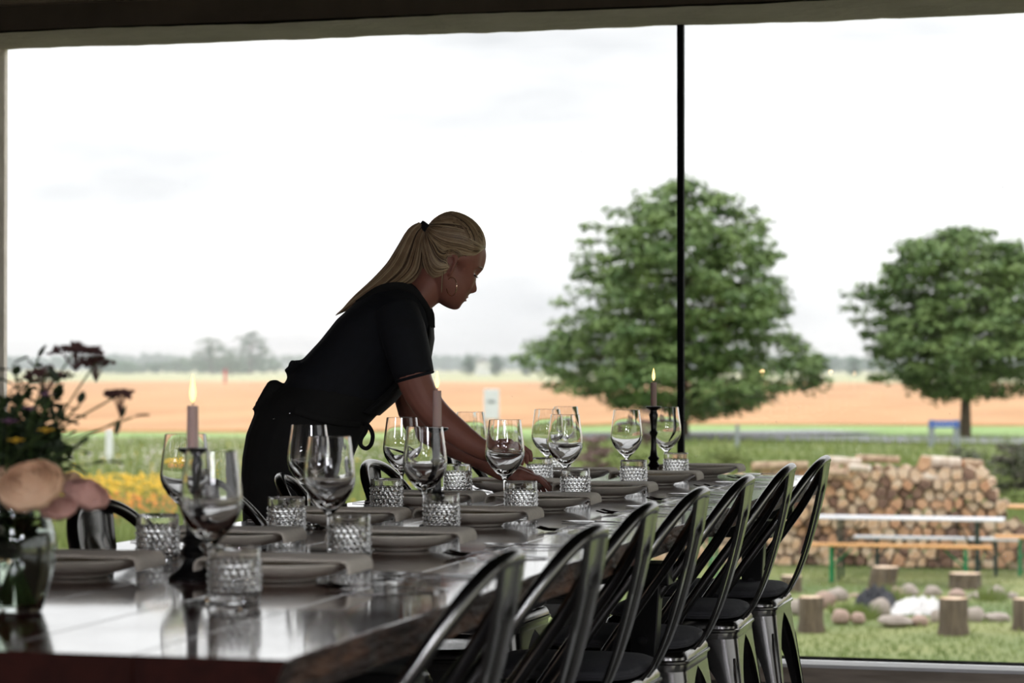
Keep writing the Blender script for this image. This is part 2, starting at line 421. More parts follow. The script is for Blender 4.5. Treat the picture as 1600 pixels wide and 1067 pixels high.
# road crossing from the middle to the right
def strip(name, m, pts, wid, z):
    b = MB(); vs = []
    P = catmull([Vector((p[0], p[1], 0)) for p in pts], 8)
    for i, p in enumerate(P):
        t = (P[min(i+1, len(P)-1)]-P[max(0, i-1)]).normalized(); n = Vector((-t.y, t.x, 0))
        vs += [(p.x+n.x*wid, p.y+n.y*wid, z), (p.x-n.x*wid, p.y-n.y*wid, z)]
    b.add(vs, [(2*i, 2*i+1, 2*i+3, 2*i+2) for i in range(len(P)-1)])
    return struct(name, b, m)
strip('road', M['road'], [gp(860, 684), gp(1000, 684), gp(1150, 685), gp(1330, 687), gp(1480, 690), gp(1700, 693), gp(2100, 700)], 3.0, G+.075)
strip('side_road', M['road'], [gp(930, 681), gp(1060, 679.5), gp(1200, 678), gp(1330, 676)], 2.4, G+.07)

# grass blades on the lawn that the window shows
def blades(name, m, n, ur, vr, h, wd, seed, label):
    r = random.Random(seed); b = MB()
    for _ in range(n):
        u = r.uniform(*ur); v = r.uniform(*vr); p = gp(u, v)
        a = r.uniform(0, PI); hh = h*r.uniform(.5, 1.3); lean = r.uniform(-.4, .4)*hh
        dx, dy = cos(a)*wd, sin(a)*wd
        z = G + .05*noise.noise(Vector((p.x*.35, p.y*.35, 1)))-.01
        b.add([(p.x-dx, p.y-dy, z), (p.x+dx, p.y+dy, z), (p.x+lean*cos(a+1), p.y+lean*sin(a+1), z+hh)], [(0, 1, 2)])
    o = b.build(name, m, smooth=False); tag(o, label, 'grass', kind='stuff'); return o
blades('lawn_grass', M['grass'], 60000, (-200, 2600), (860, 1250), .055, .012, 1, 'short mown grass on the lawn around the fire pit')
blades('meadow_grass', M['grass'], 52000, (-1100, 2700), (690, 860), .32, .032, 2, 'taller loose grass of the meadow between lawn and road')
# wild flowers in the meadow
def flowers(name, m, n, ur, vr, seed, size, hgt, label):
    r = random.Random(seed); b = MB()
    for _ in range(n):
        u = r.uniform(*ur); v = r.triangular(*vr); p = gp(u, v)
        p.z = G + r.uniform(.4, 1)*hgt; s = size*r.uniform(.6, 1.3)
        b.ball(p, s, 5, 3, sc3=(1, 1, .6))
        b.add([(p.x-.006, p.y, G-.03), (p.x+.006, p.y, G-.03), (p.x, p.y, p.z)], [(0, 1, 2)])
    o = b.build(name, m, smooth=False); tag(o, label, 'wildflowers', kind='stuff')
flowers('yellow_wildflowers', M['yellowf'], 620, (-40, 300), (768, 800), 3, .045, .5, 'drift of yellow wildflowers in the meadow at left behind the chair')
flowers('yellow_wildflowers', M['yellowf'], 260, (-40, 900), (695, 850), 13, .03, .5, 'loose scatter of yellow wildflowers across the meadow')
flowers('white_wildflowers', M['whitef'], 380, (-40, 900), (700, 765), 4, .035, .6, 'scatter of white and pale pink wildflowers in the meadow')
flowers('orange_wildflowers', M['orangef'], 160, (150, 300), (795, 830), 5, .035, .4, 'scatter of orange wildflowers below the yellow drift')

# ================================================================== TREES
def crown_mesh(prof, n_clump, n_leaf, leaf, seed, clump=.75, depth=.55):
    """leaves in layered clumps filling a turned profile [(z, r)...] (local)"""
    r = random.Random(seed); V = []; Fc = []
    zs = [p[0] for p in prof]; z0, z1 = min(zs), max(zs)
    def rad(z):
        for (a, ra), (b_, rb) in zip(prof, prof[1:]):
            if a <= z <= b_: return ra + (rb-ra)*(z-a)/(b_-a)
        return 0
    cs = []
    while len(cs) < n_clump:
        z = r.uniform(z0, z1); R = rad(z)
        if r.random() > (R/max(p[1] for p in prof))**1.0: continue
        q = 1 - depth*r.random()**1.7
        a = r.uniform(0, 2*PI); lump = 1 + .25*noise.noise(Vector((cos(a)*1.4, sin(a)*1.4, z*.5+seed)))*2
        cs.append((R*q*lump*cos(a), R*q*lump*sin(a), z))
    for c in cs:
        s = clump*r.uniform(.6, 1.25)
        for _ in range(n_leaf):
            d = Vector((r.gauss(0, 1), r.gauss(0, 1), r.gauss(0, .5)))
            d = d.normalized()*s*(r.random()**.45)
            d.z *= .55
            p = Vector(c)+d
            nrm = (Vector((r.gauss(0, .55), r.gauss(0, .55), 1)) + d.normalized()*.6).normalized()
            t = nrm.orthogonal().normalized(); t.rotate(Matrix.Rotation(r.uniform(0, 6.28), 3, nrm)); bt = nrm.cross(t)
            L = leaf*r.uniform(.6, 1.2); k = len(V)
            V += [tuple(p-t*L), tuple(p+bt*L*.5+nrm*L*.1), tuple(p+t*L), tuple(p-bt*L*.5+nrm*L*.1)]
            Fc.append((k, k+1, k+2, k+3))
    b = MB(); b.v = V; b.f = Fc; b.m = [0]*len(Fc); return b, cs
def trunk_mesh(h, r0, cs, seed, nb=14, base=0):
    r = random.Random(seed); b = MB()
    b.tube([(0, 0, -.15), (.02, 0, h*.25), (-.04, .03, h*.55), (.02, -.02, h)], [r0*1.35, r0, r0*.8, r0*.3], 10)
    for c in r.sample(cs, min(nb, len(cs))):
        z0 = base + (h-base)*r.uniform(.15, .8)
        z0 = min(z0, c[2]+.3)
        e = Vector(c)*.92; st = Vector((0, 0, max(base*.9, z0-.5)))
        b.tube([st, st.lerp(e, .5)+Vector((0, 0, .15)), e], [r0*.42, r0*.24, r0*.08], 6)
    return b
def tree(loc, prof, nc, nl, leaf, seed, h, r0, base, label, clump=.75, m='leaf', group=None, name='broadleaf_tree', depth=.55):
    root = empty(name, loc); tag(root, label, 'tree', group)
    cb, cs = crown_mesh(prof, nc, nl, leaf, seed, clump, depth)
    cb.build('crown', M[m], root, smooth=False)
    trunk_mesh(h, r0, cs, seed, base=base).build('trunk', M['bark'], root)
    return root
k = 90/F
def pz(v): return CZ+(HV-v)*k-G
tree(ud(1066, 90, G), [(pz(648), .8), (pz(636), 2.6), (pz(600), 4.5), (pz(560), 4.9), (pz(500), 4.35), (pz(420), 3.6), (pz(350), 2.7), (pz(310), 1.5), (pz(286), .3)],
     820, 64, .14, 11, 7.6, .2, 1.7, 'big round green tree by the road behind the black window bar', clump=.66, depth=.75)
tree(ud(1508, 90, G), [(pz(625), .6), (pz(612), 2.0), (pz(585), 3.0), (pz(540), 3.5), (pz(470), 3.5), (pz(420), 3.0), (pz(380), 2.1), (pz(358), .6)],
     640, 62, .135, 23, 5.6, .17, 1.9, 'round green tree on a bare trunk behind the triangular road sign', clump=.6, depth=.7)
# summer haze over the far fields
hm = bpy.data.materials.new('summer_haze'); hm.use_nodes = True; ht = hm.node_tree; ht.nodes.clear()
ho = ht.nodes.new('ShaderNodeOutputMaterial'); hv = ht.nodes.new('ShaderNodeVolumeScatter')
hv.inputs['Color'].default_value = (.93, .97, 1, 1); hv.inputs['Density'].default_value = .0005; hv.inputs['Anisotropy'].default_value = .1
ht.links.new(hv.outputs[0], ho.inputs['Volume'])
b = MB(); b.box(-2500, 2500, 130, 2400, G-.5, 26); o = b.build('haze', hm, smooth=False); tag(o, 'thin bluish haze over the far fields and woods', 'haze', kind='stuff')
# far trees and woodland
def far_tree(u, vt, wpx, d, label, seed, group=None):
    kk = d/F; h = CZ+(HV-vt)*kk-G; R = wpx*kk/2
    tree(ud(u, d, G-.3), [(h*.12, R*.5), (h*.3, R), (h*.6, R*.95), (h*.85, R*.6), (h, R*.15)], 60, 22, h*.045, seed, h*.8, h*.03, h*.1, label,
         clump=R*.42, m='farleaf', group=group, name='distant_tree', depth=.9)
far_tree(330, 524, 62, 900, 'tall bluish far tree, left one of the pair above the wheat', 31)
far_tree(392, 519, 60, 960, 'tall bluish far tree beside the waitress, right one of the pair', 32)
far_tree(361, 548, 46, 800, 'lower far tree filling the gap between the tall pair', 33)
far_tree(733, 551, 24, 700, 'small round far tree left of the far white house', 34)
far_tree(775, 551, 24, 700, 'small round far tree right of the far white house', 35)
far_tree(824, 551, 22, 720, 'small round far tree, third from the far house', 36)
far_tree(861, 550, 22, 720, 'small round far tree touching the big tree\'s left side', 37)
far_tree(1335, 556, 26, 700, 'small round far tree in the gap between the two big trees', 38)
def woodland(name, d, us, vtop, wpx, seed, label, dens=1.0):
    r = random.Random(seed); b = MB(); kk = d/F
    u = us[0]
    while u < us[1]:
        vt = vtop(u) + r.uniform(-2, 2); h = CZ+(HV-vt)*kk-G; R = wpx*kk*r.uniform(.7, 1.3)/2
        p = ud(u, d+r.uniform(-30, 30), G)
        for _ in range(int(26*dens)):
            a = r.uniform(0, 6.28); q = r.random()**.5; z = r.uniform(0, 1)
            c = Vector((p.x+R*q*cos(a), p.y+R*q*sin(a)*.6, G + h*(.1+.8*z*(1-.25*q))))
            s = R*.33*r.uniform(.7, 1.2)
            b.ball(c, s, 6, 4, sc3=(1, 1, .8))
        u += wpx*.55
    o = b.build(name, M['farleaf'], smooth=False); tag(o, label, 'woodland', kind='stuff')
woodland('distant_woodland', 1900, (-60, 640), lambda u: 551+2*sin(u*.02), 26, 41, 'far low band of bluish woodland along the left horizon')
woodland('distant_woodland', 1060, (150, 440), lambda u: 560-4*sin(u*.05), 22, 42, 'hedge of far trees at the foot of the tall pair')
woodland('distant_woodland', 1900, (640, 1260), lambda u: 552+2*sin(u*.03), 24, 43, 'far low band of bluish woodland behind the small round trees')
woodland('distant_woodland', 1300, (1240, 1420), lambda u: 546+abs(u-1268)*.14, 24, 44, 'far woodland rising beside the big tree on the right')
woodland('distant_woodland', 1900, (1420, 1680), lambda u: 556, 24, 45, 'far woodland behind the tree with the road sign')
# far white house
p = ud(756, 820, G); r_ = empty('farmhouse', p); tag(r_, 'tiny far white farmhouse between two small round trees', 'house')
b = MB(); b.box(-2.2, 2.2, -3, 3, -.3, 4.4); b.build('wall', M['house'], r_, smooth=False)
b = MB(); b.add([(-2.5, -3.3, 4.3), (2.5, -3.3, 4.3), (0, -3.3, 6.2), (-2.5, 3.3, 4.3), (2.5, 3.3, 4.3), (0, 3.3, 6.2)], [(0, 1, 2), (3, 5, 4), (0, 2, 5, 3), (1, 4, 5, 2), (0, 3, 4, 1)]); b.build('roof', M['roof'], r_, smooth=False)

# shrubs
def shrub(u, v, wpx, hpx, label, seed, m='leaf_dark', n=46, lf=.05, name='shrub'):
    p = gp(u, v); d = (CZ-G)*F/(v-HV); kk = d/F; h = hpx*kk; R = wpx*kk/2
    root = empty(name, p); tag(root, label, 'shrub')
    cb, cs = crown_mesh([(0.02, R*.6), (h*.35, R), (h*.75, R*.75), (h, R*.2)], n, 70, lf, seed, R*.4, .9)
    cb.build('foliage', M[m], root, smooth=False)
    s = MB(); rr = random.Random(seed)
    for c in cs[:9]: s.tube([(0, 0, -.05), Vector(c)*.5+Vector((0, 0, .05)), c], [.02, .012, .005], 5)
    s.build('branch', M['bark'], root)
shrub(1505, 775, 120, 72, 'dark grey-green shrub behind the right end of the firewood', 51)
shrub(1588, 782, 110, 86, 'dark green shrub at the right picture edge behind the firewood', 52)
shrub(1590, 800, 60, 30, 'low bright green plant at the right edge beside the firewood', 53, 'grass')
M['purple'] = mat('purple_brown_leaves', (112, 86, 84), .8, c2=(140, 116, 110), nscale=3)
shrub(925, 762, 60, 82, 'loose purple-brown shrub beyond the table\'s far end, left of the third candle', 54, 'purple', 26)
shrub(1010, 700, 60, 62, 'pale purple shrub seen behind the third candle', 55, 'purple', 22)
shrub(985, 745, 100, 46, 'fresh green bush just beyond the table\'s far end', 56, 'grass', 50)
shrub(640, 735, 120, 36, 'low green bush in the meadow under the waitress\'s arm', 57, 'grass', 50)
shrub(1125, 740, 120, 44, 'green bush between black window bar and firewood stack', 58, 'grass', 50)

# ================================================================== SIGNS AND POSTS
def post(u, vb, vt, wpx, m, name, label, cat='post'):
    p = gp(u, vb); d = (CZ-G)*F/(vb-HV); kk = d/F; h = (vb-vt)*kk; w_ = wpx*kk/2
    b = MB(); b.box(-w_, w_, -w_, w_, -.1, h-.02); b.box(-w_*.8, w_*.8, -w_*.8, w_*.8, h-.02, h)
    o = b.build(name, m, loc=p, smooth=False, bevel=w_*.15); tag(o, label, cat); return o, p, kk
post(171, 722, 671, 9, M['signwhite'], 'marker_post', 'white wooden marker post in the meadow at far left')
post(1152, 705, 664, 6, M['galv'], 'marker_post', 'grey wooden post by the road right of the big tree\'s middle')
# yield sign
p = gp(1508, 683); kk = 90.1/F; r_ = empty('yield_sign', p, PHI-.55); tag(r_, 'red and white triangular give-way sign on a grey pole', 'road sign')
zt = CZ+(HV-541)*kk-G; zb = CZ+(HV-577)*kk-G
b = MB(); b.tube([(0, .05, -.2), (0, .05, zt-.05)], .09, 10); b.build('pole', M['galv'], r_)
hw_ = .42
def tri(s, y0, y1, m, nm):
    zc = zt - (zt-zb)*.36; b = MB()
    P = [(-hw_*s, zc+(zt-zc)*s), (hw_*s, zc+(zt-zc)*s), (0, zc-(zc-zb)*s)]
    b.add([(x, y0, z) for x, z in P]+[(x, y1, z) for x, z in P], [(0, 1, 2), (3, 5, 4), (0, 3, 4, 1), (1, 4, 5, 2), (2, 5, 3, 0)])
    b.build(nm, m, r_, smooth=False)
tri(1.0, -.03, -.01, M['signred'], 'sign_border'); tri(.62, -.036, -.031, M['signwhite'], 'sign_face')
# blue street name sign
p = gp(1475, 700); d_ = (CZ-G)*F/(700-HV); kk = d_/F; r_ = empty('street_name_sign', p, PHI); tag(r_, 'long low blue street name sign on two pale posts by the road', 'street sign')
z1 = CZ+(HV-657)*kk-G; z0 = CZ+(HV-668)*kk-G
b = MB(); b.box(-23*kk, 23*kk, -.03, 0, z0, z1); b.build('sign_plate', M['signblue'], r_, smooth=False)
for i in range(7):
    b = MB(); x = (-17+5.2*i)*kk; b.box(x, x+3.2*kk, -.036, -.031, z0+.09, z1-.1)
    b.build('letter', M['signwhite'], r_, smooth=False)
for x, zb_ in ((-19*kk, 0), (20*kk, 0)):
    b = MB(); b.box(x-.09, x+.09, .001, .16, -.1, z1+.02); b.build('post', M['galv'], r_, smooth=False)
# white notice board by the wheat
p = gp(768, 700); d_ = (CZ-G)*F/(700-HV); kk = d_/F; r_ = empty('notice_board', p, PHI); tag(r_, 'white upright notice board on a post before the wheat field', 'sign')
b = MB(); b.box(-12*kk, 12*kk, -.04, .04, CZ+(HV-655)*kk-G, CZ+(HV-608)*kk-G); b.build('board', M['signwhite'], r_, smooth=False, bevel=.02)
b = MB(); b.box(-6*kk, 6*kk, -.05, -.041, CZ+(HV-630)*kk-G, CZ+(HV-625)*kk-G); b.build('lettering', M['galv'], r_, smooth=False)
for x in (-9, 9):
    b = MB(); b.box(x*kk-.04, x*kk+.04, .041, .1, -.1, CZ+(HV-620)*kk-G); b.build('post', M['galv'], r_, smooth=False)
# orange reflector posts far off in the field
for u in (352,):
    post(u, 600, 577, 3, M['signred'], 'marker_post', 'tiny red marker at the far edge of the wheat left of the waitress')

# ================================================================== FIREWOOD STACK
def voronoi_logs():
    """split-log cross sections: jittered cells clipped against their neighbours"""
    r = random.Random(5); W0, W1 = 0.0, 5.25; pts = []
    cw, ch = .178, .128; nrow = 11; ncol = int((W1-W0)/cw)
    for j in range(nrow):
        for i in range(ncol):
            pts.append((W0+(i+.5+(.5 if j % 2 else 0))*cw + r.uniform(-.055, .055), .06+j*ch + r.uniform(-.035, .035)))
    cells = []
    for k_, (x, z) in enumerate(pts):
        poly = [(x-.16, z-.13), (x+.16, z-.13), (x+.16, z+.13), (x-.16, z+.13)]
        for k2, (a, c) in enumerate(pts):
            if k2 == k_ or abs(a-x) > .36 or abs(c-z) > .3: continue
            mx_, mz = (a+x)/2, (c+z)/2; nx_, nz_ = a-x, c-z; out_ = []
            for q in range(len(poly)):
                P, Q = poly[q], poly[(q+1) % len(poly)]
                dp = (P[0]-mx_)*nx_+(P[1]-mz)*nz_; dq = (Q[0]-mx_)*nx_+(Q[1]-mz)*nz_
                if dp <= 0: out_.append(P)
                if dp*dq < 0:
                    t = dp/(dp-dq); out_.append((P[0]+(Q[0]-P[0])*t, P[1]+(Q[1]-P[1])*t))
            poly = out_
            if len(poly) < 3: break
        if len(poly) >= 3: cells.append((x, z, [(a, max(0.0, c)) for a, c in poly]))
    return cells
# stack placed parallel to the window wall, its front face toward the house
D_ST = 31.6
sx0 = ud(1010, D_ST, G); sx1 = ud(1606, D_ST, G); SY = (sx0.y+sx1.y)/2
SX0 = sx0.x; L_ = 5.25
SXw = (sx1.x-sx0.x)
fx = SXw/L_
kk = D_ST/F
def top_h(x):                         # height of the pile along its length
    u = 1010 + x/L_*596
    pts = [(1000, 752), (1060, 738), (1165, 730), (1230, 722), (1300, 718), (1430, 716), (1530, 722), (1548, 738), (1570, 770), (1600, 815), (1640, 880)]
    for (a, ya), (b_, yb) in zip(pts, pts[1:]):
        if a <= u <= b_:
            v = ya+(yb-ya)*(u-a)/(b_-a); return CZ-(v-HV)*kk-G
    return .5
logs = []
for x, z, poly in voronoi_logs():
    if z > top_h(x)-.08: continue
    logs.append((x, z, poly))
random.Random(9).shuffle(logs)
lr = random.Random(12)
SH = ['pale split log with end grain facing the house, in the big firewood stack',
      'bark-edged darker split log end in the big firewood stack']
n_log = 0
for x, z, poly in logs:
    cx = sum(p[0] for p in poly)/len(poly); cz = sum(p[1] for p in poly)/len(poly)
    s = lr.uniform(.76, .92); ang = 0
    P = [((cx+(a-cx)*s)*fx, cz+(c-cz)*s) for a, c in poly]
    jit = [(lr.uniform(-.006, .006), lr.uniform(-.006, .006)) for _ in P]
    P = [(a+i, c+j) for (a, c), (i, j) in zip(P, jit)]
    y0 = lr.uniform(-.1, .1); dpt = .36
    b = MB(); n = len(P)
    cX = cx*fx
    rings = [[(a-cX, y0, c-cz) for a, c in P], [(a-cX+lr.uniform(-.004, .004), y0+dpt*.5, c-cz) for a, c in P], [(a-cX, y0+dpt, c-cz) for a, c in P]]
    b.loft(rings, cap=False, k=1)
    b.add(rings[0], [tuple(range(n))], 0); b.add(rings[2], [tuple(range(n))], 0)
    dark = lr.random() < .3
    if dark:
        for q in range(len(b.m)):
            if b.m[q] == 1 and lr.random() < .75: b.m[q] = 2
    tone = lr.choice(['log_end', 'log_end', 'log_end2', 'log_end3'])
    if tone not in M:
        M['log_end2'] = mat('tan_cut_wood', (218, 176, 142), .85, c2=(190, 142, 110), nscale=6, bump=.3)
        M['log_end3'] = mat('weathered_cut_wood', (160, 128, 110), .85, c2=(112, 86, 74), nscale=6, bump=.3)
    o = b.build('firewood_log', [M[tone], M['log_side'], M['log_bark']], smooth=False)
    o.location = (SX0+cX, SY, G+cz+.01)
    o.rotation_euler = (lr.uniform(-.02, .02), lr.uniform(-.06, .06), lr.uniform(-.05, .05))
    tag(o, 'split firewood log lying end-on in the big stack beyond the window', 'log', 'split logs in the firewood stack')
    n_log += 1
print('logs', n_log)
# backing rows of the same stack that only show through gaps
b = MB(); rr = random.Random(4)
for j in range(9):
    for i in range(26):
        x = (i+.5)*.2; z = .08+j*.145
        if z > top_h(x)-.14: continue
        b.tube([(x*fx, .40, z), (x*fx+rr.uniform(-.03, .03), .86, z)], .075, 6)
o = b.build('firewood_back_rows', [M['log_side']], smooth=False, loc=(SX0, SY, G)); tag(o, 'inner rows of split wood behind the front face of the stack', 'logs', kind='stuff')
# long logs lying on top
def top_log(u0, v0, u1, v1, r0, mts, label, dd=.0):
    p0 = at(u0, v0, D_ST+dd); p1 = at(u1, v1, D_ST+dd); c = (p0+p1)/2
    b = MB(); q0, q1 = p0-c, p1-c
    pts = [q0, q0.lerp(q1, .3)+Vector((0, .01, .005)), q0.lerp(q1, .7), q1]
    b.tube(pts, [r0*1.02, r0, r0*.97, r0*.95], 12, k=0)
    b.m[-1] = 1; b.m[-2] = 1
    o = b.build('top_log', mts, loc=c, bevel=.004); tag(o, label, 'log', 'long logs lying along the top of the stack')
TL = [M['birch'], M['log_end']]; TB = [M['log_side'], M['log_end2']]
top_log(1442, 722, 1500, 724, .085, TL, 'thick white-barked log on top of the stack, biggest of the top logs', .1)
top_log(1504, 724, 1535, 726, .062, TB, 'short brown log on the stack top beside the thick white one', .1)
top_log(1440, 745, 1482, 749, .05, TL, 'white log below the thick white-barked one', -.2)
top_log(1338, 716, 1405, 718, .05, TB, 'long tan log on the stack top, left of the thick white one', .15)
top_log(1290, 719, 1345, 722, .055, TL, 'pale long log on the stack top behind the last chair\'s back', .1)
top_log(1325, 730, 1360, 733, .05, TL, 'pale short log just under the long tan one', -.15)
top_log(1175, 729, 1262, 727, .06, TB, 'long pinkish log on the stack top left of the last chair', .1)
top_log(1290, 738, 1325, 741, .05, TB, 'tan log end sticking out below the pale long log', -.2)

# ================================================================== BEER TABLE SETS
def trestle(parent, x, hgt, half, m, name='leg_frame'):
    b = MB(); r_ = .017
    for s in (-1, 1): b.tube([(x, s*half*.9, 0), (x, s*half*.8, hgt)], r_, 6)
    b.tube([(x, -half*.86, hgt*.45), (x, half*.86, hgt*.45)], r_*.8, 6)
    b.tube([(x, -half*.8, hgt-.02), (x, half*.8, hgt-.02)], r_, 6)
    b.tube([(x, 0, hgt*.45), (x+(.25 if x < 0 else -.25), 0, hgt-.03)], r_*.7, 6)
    b.build(name, m, parent)
def beer_table(u, v, d, length, top, leg, label, hgt=.77, half=.25, name='beer_table', cat='table', rz=0):
    p = ud(u, d, G); root = empty(name, p, rz); tag(root, label, cat)
    b = MB(); b.box(-length/2, length/2, -half, half, hgt-.028, hgt); b.build('tabletop' if cat == 'table' else 'seat', top, root, smooth=False, bevel=.006)
    for x in (-length*.36, length*.36): trestle(root, x, hgt-.028, half, leg)
beer_table(1419, 0, 29.6, 2.3, M['grey_top'], M['dkgreen_metal'], 'white-topped folding beer table on dark green legs before the firewood')
beer_table(1403, 0, 29.1, 2.22, M['beer_wood'], M['green_metal'], 'orange pine folding bench on bright green legs, nearest the fire pit', .47, .125, 'beer_bench', 'bench')
beer_table(1462, 0, 30.4, 2.05, M['grey_top'], M['dkgreen_metal'], 'white-topped bench behind the white-topped table', .47, .125, 'beer_bench', 'bench')
beer_table(1695, 0, 30.0, 2.2, M['beer_wood'], M['green_metal'], 'orange pine bench cut off by the right picture edge', .5, .14, 'beer_bench', 'bench')
beer_table(1712, 0, 31.0, 2.3, M['beer_wood'], M['dkgreen_metal'], 'orange pine table top cut off by the right picture edge', .82, .25)
beer_table(1040, 0, 28.9, 1.6, M['beer_wood'], M['green_metal'], 'orange pine table seen between the chair backs under the long table', .74, .25)

# ================================================================== FIRE PIT
def stump(u, vb, wpx, hpx, label, seed, lean=0, name='tree_stump'):
    d = (CZ-G)*F/(vb-HV); kk = d/F; R = wpx*kk/2; h = hpx*kk; rr = random.Random(seed); b = MB(); n = 22
    off = [rr.uniform(.93, 1.07) for _ in range(n)]; rings = []
    for t in (-.06, .02, .3, .65, .97, 1.0):
        f_ = (1.12 if t < .1 else 1.0) - (.03 if t == 1.0 else 0)
        rings.append([(R*f_*off[j]*cos(2*PI*j/n)+lean*t, R*f_*off[j]*sin(2*PI*j/n), h*t) for j in range(n)])
    b.loft(rings, k=0); b.m[-1] = 1
    o = b.build(name, [M['bark'], M['log_end']], loc=ud(u, d, G)); tag(o, label, 'stump'); return o
stump(1489, 990, 44, 56, 'upright bark-sided log seat in the right foreground of the fire pit', 1)
stump(1266, 984, 38, 52, 'greyish upright log seat left of the fire pit beside the last chair', 2)
stump(1600, 985, 36, 50, 'upright log seat cut off by the right picture edge', 3)
stump(1375, 925, 44, 40, 'thick leaning stump with a slanted top behind the fire pit', 4, .06)
stump(1507, 920, 50, 25, 'low flat-cut pale stump below the orange bench', 5)
stump(1366, 941, 24, 22, 'small pale stump standing before the leaning one', 6)
stump(1236, 925, 34, 26, 'reddish low stump half hidden by the last chair', 7)
def rock(u, v, wpx, hpx, seed, label, m='stone'):
    d = (CZ-G)*F/(v-HV); kk = d/F; R = wpx*kk/2; h = hpx*kk
    b = MB(); b.ball((0, 0, 0), 1, 14, 9)
    V = []
    for p in b.v:
        q = Vector(p); q = q*(1+.22*noise.noise(q*1.5+Vector((seed*3.1, 0, 0)))); V.append((q.x*R, q.y*R*.8, q.z*h*.6+h*.4))
    b.v = V; o = b.build('fire_pit_stone', M[m], loc=ud(u, d, G)); tag(o, label, 'stone', 'stones ringing the fire pit')
ST = [(1374, 962, 36, 28, 'round grey stone before the black cloth', 'stone'), (1340, 972, 24, 16, 'small pink stone left of the round grey one', 'stone2'),
      (1313, 972, 30, 22, 'brownish stone at the pit\'s left front', 'stone2'), (1398, 976, 56, 16, 'long flat slab at the front of the pit', 'stone'),
      (1436, 976, 28, 16, 'flat pink stone right of the long slab', 'stone2'), (1461, 972, 18, 20, 'pale stone beside the upright log seat', 'stone'),
      (1521, 972, 36, 24, 'white stone right of the upright log seat', 'stone'), (1556, 972, 42, 16, 'long pale stone at the pit\'s right front', 'stone'),
      (1288, 950, 34, 28, 'pinkish stone right of the greyish log seat', 'stone2'), (1308, 940, 36, 22, 'pale stone at the pit\'s left back', 'stone'),
      (1400, 935, 26, 18, 'reddish stone behind the pit beside the grass tuft', 'stone2'), (1420, 932, 30, 20, 'grey-white stone behind the pit', 'stone'),
      (1457, 932, 28, 18, 'white rounded stone behind the ash', 'stone'), (1494, 936, 28, 16, 'pink-grey stone behind the upright log seat', 'stone2'),
      (1526, 938, 30, 14, 'flat pale stone right of the log seat, back row', 'stone'), (1556, 936, 28, 22, 'grey stone in the back row at right', 'stone'),
      (1578, 936, 26, 12, 'low white stone at the back row\'s right end', 'stone'), (1243, 958, 34, 22, 'grey stone touching the last chair\'s leg in view', 'stone'),
      (1336, 935, 22, 8, 'flat tan stone between stump and left stones', 'stone2')]
for i, (u, v, a, h_, lb, mm) in enumerate(ST): rock(u, v, a, h_, i+1, lb, mm)
def sheet_heap(name, u, v, wpx, dpt, hh, m, seed, label, cat):
    d = (CZ-G)*F/(v-HV); kk = d/F; b = MB(); n = 26; vs = []; fs = []
    W_ = wpx*kk
    for j in range(n+1):
        for i in range(n+1):
            x = (i/n-.5); y = (j/n-.5); e = max(0, 1-(2*abs(x))**4)*max(0, 1-(2*abs(y))**4)
            vs.append((x*W_*(1+.1*noise.noise(Vector((y*5, seed, 0)))), y*dpt*(1+.15*noise.noise(Vector((x*6, seed, 5)))), e*hh*(.6+.7*abs(noise.noise(Vector((x*9, y*7, seed)))))-.005+.02))
    for j in range(n):
        for i in range(n):
            a = j*(n+1)+i; fs.append((a, a+1, a+n+2, a+n+1))
    b.add(vs, fs); b.box(-W_*.45, W_*.45, -dpt*.45, dpt*.45, -.03, .016)
    o = b.build(name, m, loc=ud(u, d, G)); tag(o, label, cat)
sheet_heap('charred_cloth', 1366, 952, 60, 1.3, .26, M['char'], 3, 'black charred sheet lying in the fire pit', 'cloth')
sheet_heap('ash_heap', 1432, 954, 78, 1.1, .14, M['ash'], 8, 'white ash heap filling the fire pit', 'ash')
def tuft(u, v, n, h, seed, label):
    p = gp(u, v); r = random.Random(seed); b = MB()
    for _ in range(n):
        a = r.uniform(0, 6.28); q = r.uniform(0, .14); hh = h*r.uniform(.5, 1)
        x, y = q*cos(a), q*sin(a)
        b.add([(x-.014, y, -.02), (x+.014, y, -.02), (x*1.8, y*1.8, hh)], [(0, 1, 2)])
    o = b.build('grass_tuft', M['grass'], loc=p, smooth=False); tag(o, label, 'grass')
tuft(1385, 945, 160, .26, 1, 'tuft of tall grass beside the small pale stump')
tuft(1345, 965, 120, .18, 2, 'tuft of grass between the stones left of the round grey one')
tuft(1320, 962, 110, .16, 3, 'tuft of grass behind the brownish stone')
tuft(1545, 940, 110, .2, 4, 'tuft of grass behind the right-hand stones')

